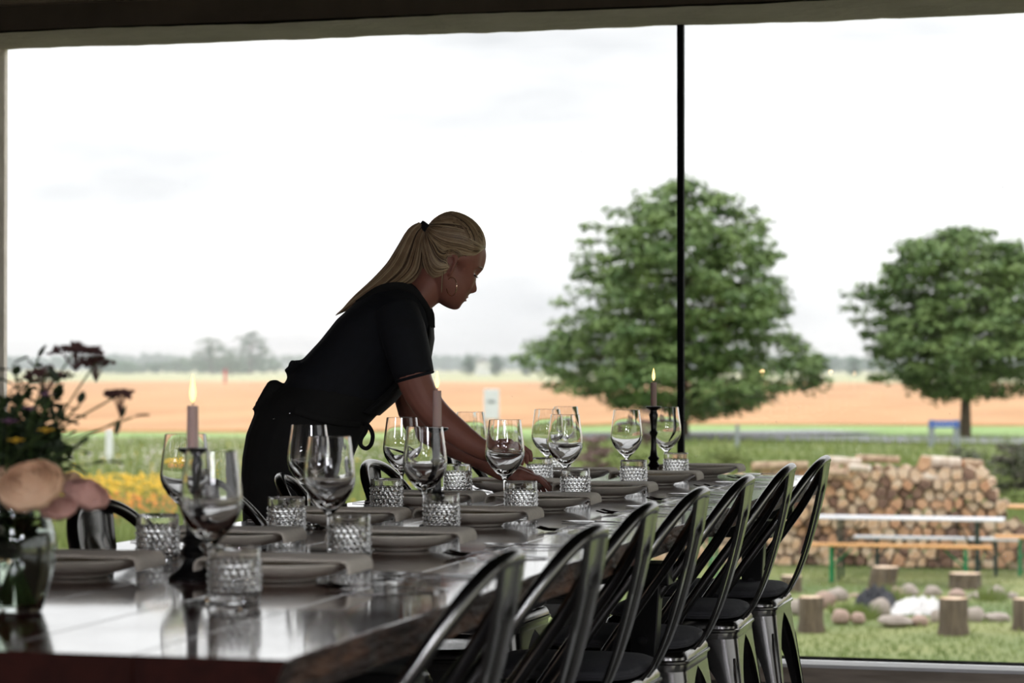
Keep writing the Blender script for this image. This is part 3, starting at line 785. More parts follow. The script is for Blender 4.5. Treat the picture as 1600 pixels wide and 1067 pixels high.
# ================================================================== THE LONG TABLE
TX0, TX1, TY0, TY1 = -2.01, -1.005, 2.775, 7.94
table = empty('dining_table', ((TX0+TX1)/2, (TY0+TY1)/2, 0))
tag(table, 'very long red-brown plank dining table laid for a meal', 'table')
tc_ = table.location
npl = 5; pw = (TX1-TX0)/npl
for i in range(npl):
    b = MB(); x0 = TX0+i*pw+.0012-tc_.x; x1 = TX0+(i+1)*pw-.0012-tc_.x
    edge = i in (0, npl-1); ny = 150; vs = []; fs = []
    rr = random.Random(i)
    for j in range(ny+1):
        y = TY0+(TY1-TY0)*j/ny - tc_.y
        q = (.006*noise.noise(Vector((y*2.3, i, 0)))+.004*noise.noise(Vector((y*11, i, 3)))) if edge else 0
        q2 = (.012*noise.noise(Vector((y*3.3, i, 7)))+.006*noise.noise(Vector((y*14, i, 9)))) if edge else 0
        xa = x0+(q if i == 0 else 0); xb = x1+(q if i == npl-1 else 0)
        xa2 = x0+(q2 if i == 0 else 0); xb2 = x1+(q2-.006 if i == npl-1 else 0)
        vs += [(xa+.001, y, TZ), (xb-.001, y, TZ), (xb, y, TZ-.002), (xb2, y, TZ-.03), (xb2-.004, y, TZ-.055), (xa2+.004, y, TZ-.055), (xa2, y, TZ-.03), (xa, y, TZ-.002)]
    for j in range(ny):
        for q in range(8):
            a = j*8+q; c = j*8+(q+1) % 8
            fs.append((a, c, c+8, a+8))
    ms = []
    for j in range(ny):
        for q in range(8): ms.append(1 if (edge and ((i == npl-1 and q in (2, 3)) or (i == 0 and q in (5, 6)))) else 0)
    fs += [tuple(reversed(range(8))), tuple(range(ny*8, ny*8+8))]; ms += [2, 2]
    b.add(vs, fs); b.m = ms
    b.build('plank', [M['tablewood'], M['rustic_edge'], M['end_grain']], table)
b = MB()
b.box(-.42, .42, -2.45, -2.41, .62, TZ-.056); b.box(-.42, .42, 2.41, 2.45, .62, TZ-.056)
b.box(-.42, -.39, -2.41, 2.41, .64, TZ-.056); b.box(.36, .39, -2.41, 2.41, .66, TZ-.056)
b.build('apron_frame', M['black_metal'], table, smooth=False)
for yy in (3.45, 5.5, 7.1):
    y = yy-tc_.y
    for s in (-1, 1):
        b = MB(); n = 8; rings = []
        for i in range(n+1):
            t = i/n; z = .61*(1-t); hw = .034*(1-t)+.016*t if t < .5 else .025+.008*(t-.5); xc = s*(.40-.02*t)
            rings.append([(xc-hw, y-.025, z), (xc+hw, y-.025, z), (xc+hw, y+.025, z), (xc-hw, y+.025, z)])
        b.loft(rings); lg = b.build('leg', M['black_metal'], table, smooth=False, bevel=.003)
        b = MB(); b.tube([(s*.395, y-.024, .48), (s*.395, y-.034, .48)], .011, 10); b.build('bolt', M['steel'], lg)
    b = MB(); b.box(-.46, .46, y-.05, y+.05, .61, .66); b.box(-.30, .30, y-.02, y+.02, .12, .15); b.box(-.39, .39, y-.02, y+.02, .10, .14)
    b.build('crossbeam', M['black_metal'], table, smooth=False, bevel=.003)

# ================================================================== METAL CHAIRS
def chair_proto():
    root = empty('metal_chair')
    # seat pan (faces -X; +X is the back)
    def rr_square(h, rad, z, n=6, cx=0):
        P = []
        for qx, qy, a0 in ((1, 1, 0), (-1, 1, 90), (-1, -1, 180), (1, -1, 270)):
            for i in range(n+1):
                a = math.radians(a0+90*i/n); P.append((cx+qx*(h-rad)+rad*cos(a), qy*(h-rad)+rad*sin(a), z))
        return P
    b = MB(); b.loft([rr_square(.170, .05, .398), rr_square(.176, .05, .402), rr_square(.178, .05, .435), rr_square(.172, .05, .447), rr_square(.165, .048, .450), rr_square(.150, .04, .443)])
    b.build('seat', M['chair'], root)
    b = MB(); b.loft([rr_square(.1785, .05, .418), rr_square(.182, .05, .421), rr_square(.182, .05, .426), rr_square(.1785, .05, .429)])
    b.build('seat_rim', M['chair'], root)
    # legs: bent sheet corners, flaring to arches under the seat
    for sx in (-1, 1):
        for sy in (-1, 1):
            b = MB(); rings = []; nz_ = 16
            for i in range(nz_+1):
                t = i/nz_; z = .402*(1-t)
                spl = .052*t**1.05; cx = sx*(.176+spl*(1.0 if sx > 0 else .75)); cy = sy*(.176+spl*.8)
                wd = .030+.012*(1-t)+.12*(1-t)**7+.018*(1-t)**2
                rc = .03*(1-t)+.012; th = .0025
                outp, inp = [], []
                for q in range(0, 4):
                    outp.append((cx-sx*(wd-(wd-rc)*q/4), cy)); inp.append((cx-sx*(wd-(wd-rc)*q/4), cy-sy*th))
                for q in range(6):
                    a = PI/2*q/5; outp.append((cx-sx*rc+sx*rc*sin(a), cy-sy*rc+sy*rc*cos(a)))
                    inp.append((cx-sx*rc+sx*(rc-th)*sin(a), cy-sy*rc+sy*(rc-th)*cos(a)))
                for q in range(1, 5):
                    outp.append((cx, cy-sy*(rc+(wd-rc)*q/4))); inp.append((cx-sx*th, cy-sy*(rc+(wd-rc)*q/4)))
                rings.append([(x, y, z) for x, y in outp+inp[::-1]])
            b.loft(rings); lg = b.build('leg', M['chair'], root)
            # pressed channel up the corner and rubber foot
            b = MB(); P = []
            for i in range(9):
                t = .12+.8*i/8; spl = .052*t**1.05
                P.append((sx*(.176+spl*(1.0 if sx > 0 else .75)-.006-.004*(1-t)), sy*(.176+spl*.8-.006-.004*(1-t)), .402*(1-t)))
            b.tube(P, [.002]+[.0075]*7+[.003], 8); b.build('leg_rib', M['chair'], lg)
            b = MB(); cx = sx*(.176+.052*(1 if sx > 0 else .75)-.012); cy = sy*(.176+.052*.8-.012); b.lathe([(.017, 0.0), (.018, .004), (.016, .02)], 12, c=(cx, cy, 0)); b.build('foot', M['black_metal'], lg)
    # back hoop: runs from the seat's sides up and over, leaning back
    hp = [(.010, -.196, .405), (.028, -.200, .452), (.070, -.202, .515), (.130, -.196, .60), (.196, -.180, .69), (.252, -.142, .778), (.285, -.085, .828), (.300, 0, .844),
          (.285, .085, .828), (.252, .142, .778), (.196, .180, .69), (.130, .196, .60), (.070, .202, .515), (.028, .200, .452), (.010, .196, .405)]
    b = MB(); b.tube(catmull(hp, 5), .0125, 12); b.build('back_hoop', M['chair'], root)
    # splat: wide at top, narrowing, curling into the seat's rear edge
    cen = catmull([(.298, 0, .836), (.286, 0, .76), (.268, 0, .68), (.246, 0, .60), (.222, 0, .53), (.196, 0, .475), (.172, 0, .442)], 5)
    b = MB(); rings = []; n = len(cen)
    for i, p in enumerate(cen):
        t = i/(n-1); hw = .072*(1-t)+.034*t; th = .0022
        tt = (cen[min(i+1, n-1)]-cen[max(i-1, 0)]).normalized(); nn = Vector((-tt.z, 0, tt.x))
        if nn.x < 0: nn = -nn
        sec = []
        for y, f_ in ((-1, .0), (-.93, 1), (-.5, .6), (-.42, -1.2 if .15 < t < .85 else .2), (0, -1.6 if .15 < t < .85 else 0), (.42, -1.2 if .15 < t < .85 else .2), (.5, .6), (.93, 1), (1, 0)):
            sec.append(p+Vector((0, y*hw, 0))+nn*f_*.003)
        rings.append([s+nn*th for s in sec]+[s-nn*th for s in reversed(sec)])
    b.loft(rings); sp = b.build('splat', M['chair'], root)
    b = MB()
    P = []
    for s, i0, i1 in ((-1, 17, 6), (1, 6, 17)):
        rg = range(i0, i1-1, -1) if s < 0 else range(i0, i1+1)
        for i in rg:
            p = cen[i]; t = i/(n-1); P.append(p+Vector((-.006, s*(.030-.006*t), .0015)))
    b.tube(P, .0022, 6); b.build('pressed_outline', M['black_metal'], sp)
    return root
def cushion_proto():
    b = MB(); rings = []; n = 40
    for hf, z in ((.90, .451), (.985, .455), (1.0, .463), (.975, .472), (.90, .478), (.6, .482), (.3, .483), (.02, .4832)):
        R = []
        for j in range(n):
            a = 2*PI*j/n; e = .45; c_, s_ = cos(a), sin(a)
            R.append((hf*.178*math.copysign(abs(c_)**e, c_), hf*.178*math.copysign(abs(s_)**e, s_), z))
        rings.append(R)
    b.loft(rings)
    P = [(1.01*.178*math.copysign(abs(cos(2*PI*j/n))**.45, cos(2*PI*j/n)), 1.01*.178*math.copysign(abs(sin(2*PI*j/n))**.45, sin(2*PI*j/n)), .463) for j in range(n+1)]
    b.tube(P, .003, 6)
    return b.build('seat_cushion', M['cushion'])
ch0 = chair_proto(); cu0 = cushion_proto()
rows = ['nearest the camera', 'second from the camera', 'third from the camera', 'fourth, the middle one', 'fifth from the camera', 'sixth, next to last', 'last, by the window']
first = True
CX = -.872-.298
spots = []
for i, y in enumerate((3.29, 3.865, 4.516, 5.116, 5.704, 6.407, 7.017)):
    spots.append(([-.856, -.858, -.903, -.908, -.902, -.9, -.883][i]-.30, y, [.02, -.03, .015, -.02, .0, .02, -.015][i], 'black steel chair in the right-hand row, ' + rows[i], 'chairs along the right side of the table', 'thin black cushion on the right-hand chair ' + rows[i], 'cushions on the right-hand chairs'))
L = [(-1.69, 4.34, PI-.12, 'black steel chair across the table beside the flower vase', 1),
     (-1.70, 4.97, PI-.1, 'black steel chair across the table just left of the waitress', 1),
     (-1.72, 5.58, PI+.2, 'black steel chair turned askew before the waitress\'s apron', 0),
     (-1.77, 6.38, PI-.04, 'black steel chair across the table right of the waitress\'s apron', 1),
     (-1.77, 7.22, PI-.02, 'black steel chair at the far left end of the table', 1)]
for x, y, rz, lb, c in L: spots.append((x, y, rz, lb, 'chairs along the left side of the table', lb.replace('black steel chair', 'black cushion on the chair') if c else None, 'cushions on the left-hand chairs'))
for x, y, rz, lb, g, cl, cg in spots:
    c = ch0 if first else copy_tree(ch0)
    c.location = (x, y, 0); c.rotation_euler = (0, 0, rz); tag(c, lb, 'chair', g)
    if cl:
        q = cu0 if first else cu0.copy()
        if not first: col.objects.link(q)
        q.location = (x, y, 0); q.rotation_euler = (0, 0, rz); tag(q, cl, 'cushion', cg)
    first = False

# ================================================================== TABLEWARE
def wine_mesh():
    outer = [(.0365, .0), (.0372, .0012), (.034, .0028), (.018, .005), (.007, .009), (.0042, .016), (.0034, .03), (.0033, .055), (.0036, .075), (.0055, .084), (.011, .090),
             (.022, .1005), (.034, .114), (.0425, .1275), (.0468, .140), (.0478, .150), (.0468, .163), (.0445, .182), (.0415, .204), (.0386, .2275)]
    inner = [(.0378, .228), (.0374, .2275), (.0403, .204), (.0432, .182), (.0453, .163), (.0459, .151), (.0444, .1415), (.0395, .1310), (.0300, .1192), (.0175, .1078), (.0070, .1018), (.0002, .1005)]
    b = MB(); b.lathe([(.0002, 0)]+outer+inner, 56); return b
def tumbler_mesh():
    H = .086; R = .0385; N = 22; seg = N*6; b = MB(); rings = []
    rows_ = 6; rh = .0096; zb = .009
    def r_out(a, z):
        zz = (z-zb)/rh
        if zz < 0 or zz > rows_: return R
        row = int(min(rows_-1, zz)); fx_ = (a/(2*PI)*N + (.5 if row % 2 else 0)) % 1.0
        dx = abs(fx_-.5)*2; dz = abs((zz-row)-.5)*2
        return R + .0034*max(0, 1-max(dx, dz))
    zs = [0, .002]+[zb+rh*k/4 for k in range(rows_*4+1)]+[.072, .082, H-.0008]
    for z in zs:
        rings.append([((r_out(2*PI*j/seg, z)-(.002 if z == 0 else 0)-(.0006 if z == H-.0008 else 0))*cos(2*PI*j/seg),
                       (r_out(2*PI*j/seg, z)-(.002 if z == 0 else 0)-(.0006 if z == H-.0008 else 0))*sin(2*PI*j/seg), z) for j in range(seg)])
    rings.insert(0, [(.0005*cos(2*PI*j/seg), .0005*sin(2*PI*j/seg), 0.0015) for j in range(seg)])
    for r_, z in ((R-.0014, H), (R-.0024, H-.001), (R-.003, .05), (R-.0036, .02), (R-.008, .0135), (.0005, .013)):
        rings.append([(r_*cos(2*PI*j/seg), r_*sin(2*PI*j/seg), z) for j in range(seg)])
    b.loft(rings); return b
EPS = .0006
def place(first_o, spots_, name_fn):
    for i, s in enumerate(spots_):
        o = first_o if i == 0 else copy_tree(first_o)
        o.location = s[0]; o.rotation_euler = (0, 0, s[1]); tag(o, s[2], s[3], s[4])
W_ = [(290, 4.6, 'wine glass behind the nearest candlestick, first of the left-hand row'),
      (330, 3.66, 'nearest and biggest-looking wine glass, in front of the first candle'),
      (483, 5.35, 'wine glass before the waitress\'s hips, second of the left-hand row'),
      (515, 4.44, 'wine glass overlapping the one before the waitress\'s hips, second of the right-hand row'),
      (628, 6.12, 'wine glass under the waitress\'s far elbow, third of the left-hand row'),
      (664, 5.16, 'wine glass in front of the middle candlestick'),
      (735, 6.86, 'wine glass before the waitress\'s forearm, left of her hands'),
      (789, 5.85, 'wine glass through which the waitress\'s raised hand shows'),
      (855, 7.32, 'wine glass just right of the waitress\'s hands, left one of a tight trio'),
      (883, 6.49, 'wine glass at the front of the tight trio right of the waitress'),
      (884, 7.82, 'wine glass farthest back in the tight trio right of the waitress'),
      (979, 7.2, 'wine glass left of the far candlestick, standing alone'),
      (1041, 7.72, 'wine glass right of the far candlestick, touching the window bar in view')]
wb = wine_mesh(); w0 = empty('wine_glass'); wb_o = wb.build('wine_glass', M['glass'])
bpy.data.objects.remove(w0)
place(wb_o, [(ud(u, d, TZ+EPS), 0, lb, 'wine glass', 'wine glasses on the long table') for u, d, lb in W_], None)
T_ = [(247, 4.42, 'cut glass tumbler left of the nearest candlestick'),
      (367, 3.64, 'nearest cut glass tumbler, in front at the right of the first candle'),
      (448, 5.02, 'cut glass tumbler before the bottom of the waitress\'s apron'),
      (546, 4.42, 'cut glass tumbler below the second pair of wine glasses'),
      (604, 5.85, 'cut glass tumbler left of the middle candlestick, behind a plate'),
      (690, 5.17, 'cut glass tumbler right at the foot of the middle candlestick'),
      (715, 6.72, 'cut glass tumbler below the waitress\'s forearm'),
      (814, 5.72, 'cut glass tumbler directly below the waitress\'s hands, nearer the camera'),
      (843, 7.2, 'cut glass tumbler just behind the waitress\'s resting fingers'),
      (899, 6.4, 'cut glass tumbler under the tight trio of wine glasses, right of the fingertips'),
      (872, 7.66, 'cut glass tumbler half hidden behind the stems of the trio'),
      (990, 7.02, 'cut glass tumbler left of the far candlestick'),
      (1056, 7.62, 'farthest cut glass tumbler, right of the far candlestick')]
t0 = tumbler_mesh().build('tumbler', M['cut_glass'], smooth=False)
place(t0, [(ud(u, d, TZ+EPS), i*.37, lb, 'tumbler', 'cut glass tumblers on the long table') for i, (u, d, lb) in enumerate(T_)], None)
# plates: shallow stoneware bowls on a foot, each with a folded linen napkin laid over
pb = MB(); pb.lathe([(.0005, .001), (.052, 0), (.056, .002), (.058, .006), (.078, .0095), (.100, .0155), (.1195, .0285), (.1215, .0315), (.1205, .0335), (.118, .0330), (.104, .0215), (.085, .0150), (.05, .0120), (.0005, .0115)], 64)
p0 = pb.build('plate', M['plate'])
def napkin_mesh():
    """folded cloth lying over the plate, both ends hanging down past the rim"""
    b = MB(); ny = 8; wy = .064
    half = [(0, .0350), (.03, .0353), (.06, .0349), (.09, .0351), (.112, .0350), (.121, .0348), (.1265, .0330), (.1295, .0285), (.1305, .0225), (.1300, .0175)]
    path = [(-x, z) for x, z in reversed(half[1:])]+half
    rings = []
    for i, (x, z) in enumerate(path):
        a = path[max(0, i-1)]; c = path[min(len(path)-1, i+1)]; tx, tz = c[0]-a[0], c[1]-a[1]; l = math.hypot(tx, tz); nx_, nz_ = -tz/l, tx/l
        T = .0058; R = []
        for q in range(ny+1):
            y = -wy+2*wy*q/ny; k_ = T+.0007*sin(y*170+x*30); R.append((x+nx_*k_, y, z+nz_*k_))
        R.append((x+nx_*T*.5, wy+.003, z+nz_*T*.5))
        for q in range(ny+1):
            y = wy-2*wy*q/ny; R.append((x+nx_*.0004, y, z+nz_*.0004))
        R.append((x+nx_*T*.5, -wy-.003, z+nz_*T*.5))
        rings.append(R)
    b.loft(rings); return b
n0 = napkin_mesh().build('napkin', M['linen'])
PL = [(-1.385, 3.81, 0, 'plate right of the nearest tumbler, first of the right-hand row'),
      (-1.396, 4.51, .03, 'plate, second of the right-hand row from the camera'),
      (-1.440, 5.235, -.02, 'plate, third of the right-hand row, right of the middle candlestick'),
      (-1.444, 5.86, .02, 'plate right below the waitress\'s resting hand, fourth of the right-hand row'),
      (-1.420, 6.47, 0, 'plate, fifth of the right-hand row, right of the trio of wine glasses'),
      (-1.420, 7.19, .02, 'plate, sixth of the right-hand row, below the far candlestick'),
      (-1.385, 7.765, -.02, 'farthest plate at the table\'s far right corner'),
      (-1.75, 3.79, .02, 'plate between the flower vase and the nearest candlestick'),
      (-1.725, 4.44, 0, 'plate, second of the left-hand row, behind the nearest tumbler'),
      (-1.715, 5.12, .03, 'plate, third of the left-hand row, below the waitress\'s apron'),
      (-1.745, 5.87, -.03, 'plate, fourth of the left-hand row, behind the middle candlestick'),
      (-1.715, 6.60, 0, 'plate, fifth of the left-hand row, under the waitress\'s forearms'),
      (-1.72, 7.36, 0, 'plate, sixth of the left-hand row, behind the waitress\'s fingers')]
place(p0, [((x, y, TZ+EPS), rz, 'grey stoneware ' + lb, 'plate', 'stoneware plates on the long table') for x, y, rz, lb in PL], None)
place(n0, [((x, y, TZ+EPS), rz+.02, 'folded beige napkin on the ' + lb.replace(' of the right-hand row', ' right-hand').replace(' from the camera', ''), 'napkin', 'linen napkins on the plates') for x, y, rz, lb in PL], None)
# cutlery
def cut_shape(kind):
    b = MB(); L = .2
    def blade(pts, th=.0018, zoff=0):
        rings = [[(x, -w_, z), (x, w_, z), (x, w_, z+th), (x, -w_, z+th)] for x, w_, z in pts]
        b.loft(rings)
    if kind == 'fork':
        blade([(-.1, .004, .0005), (-.095, .008, .0006), (-.06, .006, .002), (-.01, .0032, .005), (.035, .0034, .007), (.048, .011, .004), (.058, .0125, .002)])
        for q in (-1, -.33, .33, 1):
            b.tube([(.056, q*.0108, .003), (.08, q*.011, .004), (.1, q*.0105, .009)], [.0015, .0014, .0008], 5)
    elif kind == 'knife':
        blade([(-.11, .005, .001), (-.1, .0085, .001), (-.03, .0065, .001), (.0, .005, .001), (.01, .009, .001), (.07, .0105, .001), (.1, .007, .001), (.112, .0012, .001)], .0025)
    else:
        blade([(-.1, .004, .0005), (-.095, .008, .0006), (-.06, .006, .002), (-.01, .0032, .005), (.035, .0034, .006)])
        b.loft([[(.066+.034*cos(a)*s, .0195*sin(a)*s, .0045-(1-s)*.0035+.0015*t) for a in [2*PI*j/18 for j in range(18)]] for s, t in ((.05, 0), (.5, 0), (.85, 0), (1, 0), (1, 1), (.85, 1), (.5, 1), (.05, 1))])
    return b.build('table_'+kind if kind != 'fork' else 'dinner_fork', M['steel'])
protos = {k_: cut_shape(k_) for k_ in ('fork', 'knife', 'spoon')}
usedp = set(); cr_ = random.Random(21)
for i, (x, y, rz, lb) in enumerate(PL):
    side = 1 if i < 7 else -1
    items = [('fork', -.150, 1), ('fork', -.115, 1), ('knife', .155, 1), ('spoon', .120, 1)] if side > 0 else [('fork', .150, 1), ('knife', -.150, 1)]
    for kd, dy, dr in items:
        X = -1.165 if side > 0 else -1.905; Y = y+dy
        if Y > TY1-.03 or Y < TY0+.05: continue
        bad = False
        pos = Vector((X+cr_.uniform(-.012, .012), Y+cr_.uniform(-.005, .005), TZ+EPS))
        o = protos[kd] if kd not in usedp else protos[kd].copy()
        if kd in usedp: col.objects.link(o)
        usedp.add(kd)
        o.location = pos; o.rotation_euler = (0, 0, (PI if side > 0 else 0)+cr_.uniform(-.12, .12))
        rel = {-.150: 'nearer the camera beside', -.115: 'close on the camera side of', .155: 'on the far side of', .120: 'close on the far side of', .150: 'on the far side of'}[dy]
        tag(o, 'steel %s on the table %s the %s' % (kd, rel, lb.split(',')[0] if False else lb), kd, 'cutlery: %ss' % kd)
        short = ['right-hand plate nearest the camera', 'second right-hand plate', 'third right-hand plate', 'fourth right-hand plate', 'fifth right-hand plate', 'sixth right-hand plate', 'farthest right-hand plate',
                 'left-hand plate beside the vase', 'second left-hand plate', 'third left-hand plate', 'fourth left-hand plate', 'fifth left-hand plate', 'sixth left-hand plate'][i]
        o['label'] = 'steel %s %s the %s' % (kd, rel, short)
# candlesticks with candles
CS = [(-1.535, 3.78, .975, 1.045, 1.096, 'nearest'), (-1.5, 5.112, .977, 1.058, 1.10, 'middle'), (-1.483, 7.47, .987, 1.062, 1.106, 'far')]
for i, (x, y, zs, zt_, zf, wd) in enumerate(CS):
    h = zs-TZ
    prof = [(.0005, 0), (.040, 0), (.041, .004), (.038, .008), (.030, .012), (.022, .018), (.016, .027), (.013, .036), (.019, .042), (.020, .046), (.014, .051), (.012, .056), (.017, .062), (.018, .066), (.012, .072),
            (.0095, .09), (.0085, .11), (.0085, .128), (.0125, .136), (.0135, .141), (.009, .147), (.0095, .160), (.012, .178), (.0145, .192), (.011, .199)]
    sc_ = (h-.004)/.213
    prof = [(r_, z*sc_) for r_, z in prof]+[(.011, .205*sc_), (.024, .212*sc_), (.025, h-.002), (.024, h), (.0005, h)]
    b = MB(); b.lathe(prof, 28); o = b.build('candlestick', M['candlestick'], loc=(x, y, TZ+EPS)); tag(o, 'black turned candlestick, %s of three along the table' % wd, 'candlestick', 'black candlesticks')
    root = empty('candle', (x, y, zs+EPS*2)); tag(root, {'nearest': 'burning pinkish-grey candle stub in the nearest candlestick', 'middle': 'burning grey candle in front of the waitress\'s sleeve', 'far': 'burning pinkish candle by the black window bar'}[wd], 'candle', 'burning candles')
    hc = zt_-zs; b = MB(); b.lathe([(.0005, 0), (.0098, 0), (.0099, .004), (.0096, hc*.6), (.0094, hc-.003), (.0088, hc), (.006, hc-.0015), (.0005, hc-.003)], 24); b.build('wax', M['candle'], root)
    b = MB(); b.tube([(0, 0, hc-.004), (.0005, 0, hc+.004), (.0016, 0, hc+.009)], [.0011, .001, .0007], 6); b.build('wick', M['wick'], root)
    b = MB(); fh = max(.035, zf-zt_-.004); z0 = hc+.005
    b.lathe([(.0004, z0), (.0028, z0+fh*.08), (.0046, z0+fh*.22), (.0050, z0+fh*.36), (.0040, z0+fh*.56), (.0025, z0+fh*.76), (.0010, z0+fh*.92), (.0002, z0+fh)], 16); b.build('flame', M['flame'], root)
    ld = bpy.data.lights.new('candle_glow', 'POINT'); ld.energy = .12; ld.color = (1, .62, .3); ld.shadow_soft_size = .008
    lo = bpy.data.objects.new('candle_glow', ld); col.objects.link(lo); lo.parent = root; lo.location = (0, 0, hc+.03)

# ================================================================== VASE WITH FLOWERS
VX, VY = ud(25, 3.52).x, ud(25, 3.52).y
vo = [(.0005, 0), (.036, 0), (.039, .003), (.045, .02), (.056, .06), (.0595, .09), (.057, .115), (.050, .135), (.0455, .150), (.046, .163), (.0485, .172)]
vi = [(.0475, .173), (.0462, .171), (.0432, .151), (.0475, .134), (.0545, .114), (.057, .09), (.0535, .062), (.0425, .022), (.034, .010), (.0005, .009)]
b = MB(); b.lathe(vo+vi, 48); o = b.build('flower_vase', M['vase_glass'], loc=(VX, VY, TZ+EPS)); tag(o, 'clear glass vase of water at the near left of the table', 'vase')
b = MB(); b.lathe([(.0005, .0095), (.0335, .0105), (.0420, .0225), (.0530, .0622), (.0565, .090), (.0540, .1138), (.0532, .1165), (.0005, .1165)], 40); o = b.build('vase_water', M['water'], loc=(VX, VY, TZ+EPS)); tag(o, 'clear water filling the glass vase', 'water')
VT = TZ+.17
def from_px(u, v, d=3.45): return at(u, v, d)
def stem_pts(top, k_):
    a = k_*2.399; bx, by = VX+.022*cos(a), VY+.022*sin(a)
    nx_, ny_ = VX+.026*cos(a+3.0), VY+.026*sin(a+3.0)
    return catmull([(bx, by, TZ+.014), ((bx+nx_)/2, (by+ny_)/2, TZ+.09), (nx_, ny_, VT), ((nx_*1.2+top.x*.8)/2, (ny_*1.2+top.y*.8)/2, (VT+top.z)/2+.01), top], 4)
def rose(u, v, d, R, m, k_, label, tilt=(0, 0)):
    top = from_px(u, v, d); root = empty('rose', top); tag(root, label, 'flower', 'blooms in the glass vase')
    b = MB(); r = random.Random(k_)
    for layer in range(6):
        n = 4+layer; rad = R*(.18+.165*layer); hh = R*(1.16-.03*layer)
        for q in range(n):
            a0 = 2*PI*q/n+layer*.9+r.uniform(-.15, .15); wv = 2*PI/n*.85; rows_ = []
            for i in range(6):
                t = i/5; row = []
                for j in range(7):
                    s = j/6*2-1; a = a0+s*wv*(.35+.65*sin(min(1, t*1.15)*PI/2))
                    rr = rad*(.40+.62*sin(t*PI*.72))
                    z = -R*.62+hh*t*1.1*(1-.18*s*s) - (R*.06*layer*t*t)
                    row.append((rr*cos(a), rr*sin(a), z))
                rows_.append(row)
            vs = [p for row in rows_ for p in row]; fs = [(i*7+j, i*7+j+1, i*7+j+8, i*7+j+7) for i in range(5) for j in range(6)]
            b.add(vs, fs)
    o = b.build('petals', m, root); o.modifiers.new('s', 'SOLIDIFY').thickness = .0012
    o.rotation_euler = (tilt[0], tilt[1], 0)
    b = MB(); b.ball((0, 0, -R*.5), R*.34, 10, 6, sc3=(1, 1, .8)); b.build('calyx', M['stem'], root)
    pts = [p-top for p in stem_pts(top-Vector((0, 0, R*.6)), k_)]
    b = MB(); b.tube(pts, .0022, 6); b.build('stem', M['stem'], root)
rose(48, 757, 3.36, .046, M['peach'], 1, 'big peach rose, frontmost bloom in the vase', (.75, .1))
rose(136, 770, 3.50, .034, M['pinkp'], 2, 'pale pink rose hanging out right of the big peach one', (.3, .5))
rose(92, 792, 3.42, .026, M['pinkp'], 3, 'small pink rose tucked low between the two bigger ones', (.5, .1))
rose(-18, 745, 3.5, .036, M['peach'], 4, 'peach rose cut off by the left picture edge', (.3, -.4))
rose(112, 755, 3.6, .028, M['peach'], 5, 'small peach rose behind the pale pink one', (.1, .4))
def leaf_geo(b, p, direction, L, wd, r, k=None):
    d = Vector(direction).normalized(); up = Vector((r.uniform(-.4, .4), r.uniform(-.4, .4), 1)); s = d.cross(up).normalized(); n = s.cross(d)
    pts = [(0, 0), (.25, .8), (.5, 1), (.75, .7), (1, 0)]
    vs = []; 
    for t, w_ in pts: vs += [p+d*L*t-s*wd*w_+n*.15*L*w_*.3, p+d*L*t-n*L*.12*t*t, p+d*L*t+s*wd*w_+n*.15*L*w_*.3]
    fs = []
    for i in range(4):
        a = i*3; fs += [(a, a+1, a+4, a+3), (a+1, a+2, a+5, a+4)]
    b.add(vs, fs, k)
def sprig(u, v, d, k_, label, kind='leaf', L=.03, n=14, span=.16, name='leafy_sprig'):
    top = from_px(u, v, d); root = empty(name, top); tag(root, label, 'foliage' if kind == 'leaf' else 'flower', 'stems in the glass vase')
    P = [p-top for p in stem_pts(top, k_)]; b = MB(); b.tube(P, .0016, 6); b.build('stem', M['stem'], root)
    r = random.Random(k_*7); b = MB(); m_ = M['bouquet_leaf']
    if kind == 'leaf':
        ln = 0; tot = sum((P[i+1]-P[i]).length for i in range(len(P)-1))
        for q in range(n):
            s = tot-span*q/n; acc = 0
            for i in range(len(P)-1):
                l = (P[i+1]-P[i]).length
                if acc+l >= s:
                    p = P[i].lerp(P[i+1], (s-acc)/l); t = (P[i+1]-P[i]).normalized(); break
                acc += l
            a = q*2.4; side = t.orthogonal().normalized(); side.rotate(Matrix.Rotation(a, 3, t))
            leaf_geo(b, p, side+t*.6, L*r.uniform(.7, 1.2), L*.3, r)
        b.build('leaves', m_, root, smooth=False)
    elif kind == 'umbel':
        m_ = M['umbel']
        R = span
        for q in range(n):
            a = r.uniform(0, 6.28); rr = R*math.sqrt(r.random()); e = Vector((rr*cos(a), rr*sin(a), .25*R-.3*rr+r.uniform(-.004, .004)))
            b.tube([Vector((0, 0, -.03)), e*.6+Vector((0, 0, -.004)), e], .0006, 4)
            for _ in range(7): b.ball(e+Vector((r.uniform(-.006, .006), r.uniform(-.006, .006), r.uniform(-.002, .003))), .0024, 5, 4)
        b.build('umbel_head', m_, root, smooth=False)
    else:
        m_ = M[kind]
        for q in range(10):
            a = 2*PI*q/10
            leaf_geo(b, Vector((0, 0, 0)), (cos(a), sin(a), .3), L, L*.28, r)
        b.ball((0, 0, .002), L*.3, 8, 6); b.build('flower_head', m_, root, smooth=False)
sprig(118, 548, 3.55, 11, 'tall wine-red umbel standing highest in the bouquet', 'umbel', n=34, span=.040, name='umbel_flower')
sprig(150, 566, 3.6, 12, 'wine-red umbel right of and below the highest one', 'umbel', n=22, span=.024, name='umbel_flower')
sprig(187, 616, 3.5, 13, 'small dark flat umbel sticking out to the right of the bouquet', 'umbel', n=20, span=.017, name='umbel_flower')
sprig(72, 585, 3.5, 14, 'dark umbel in the middle of the bouquet top', 'umbel', n=26, span=.034, name='umbel_flower')
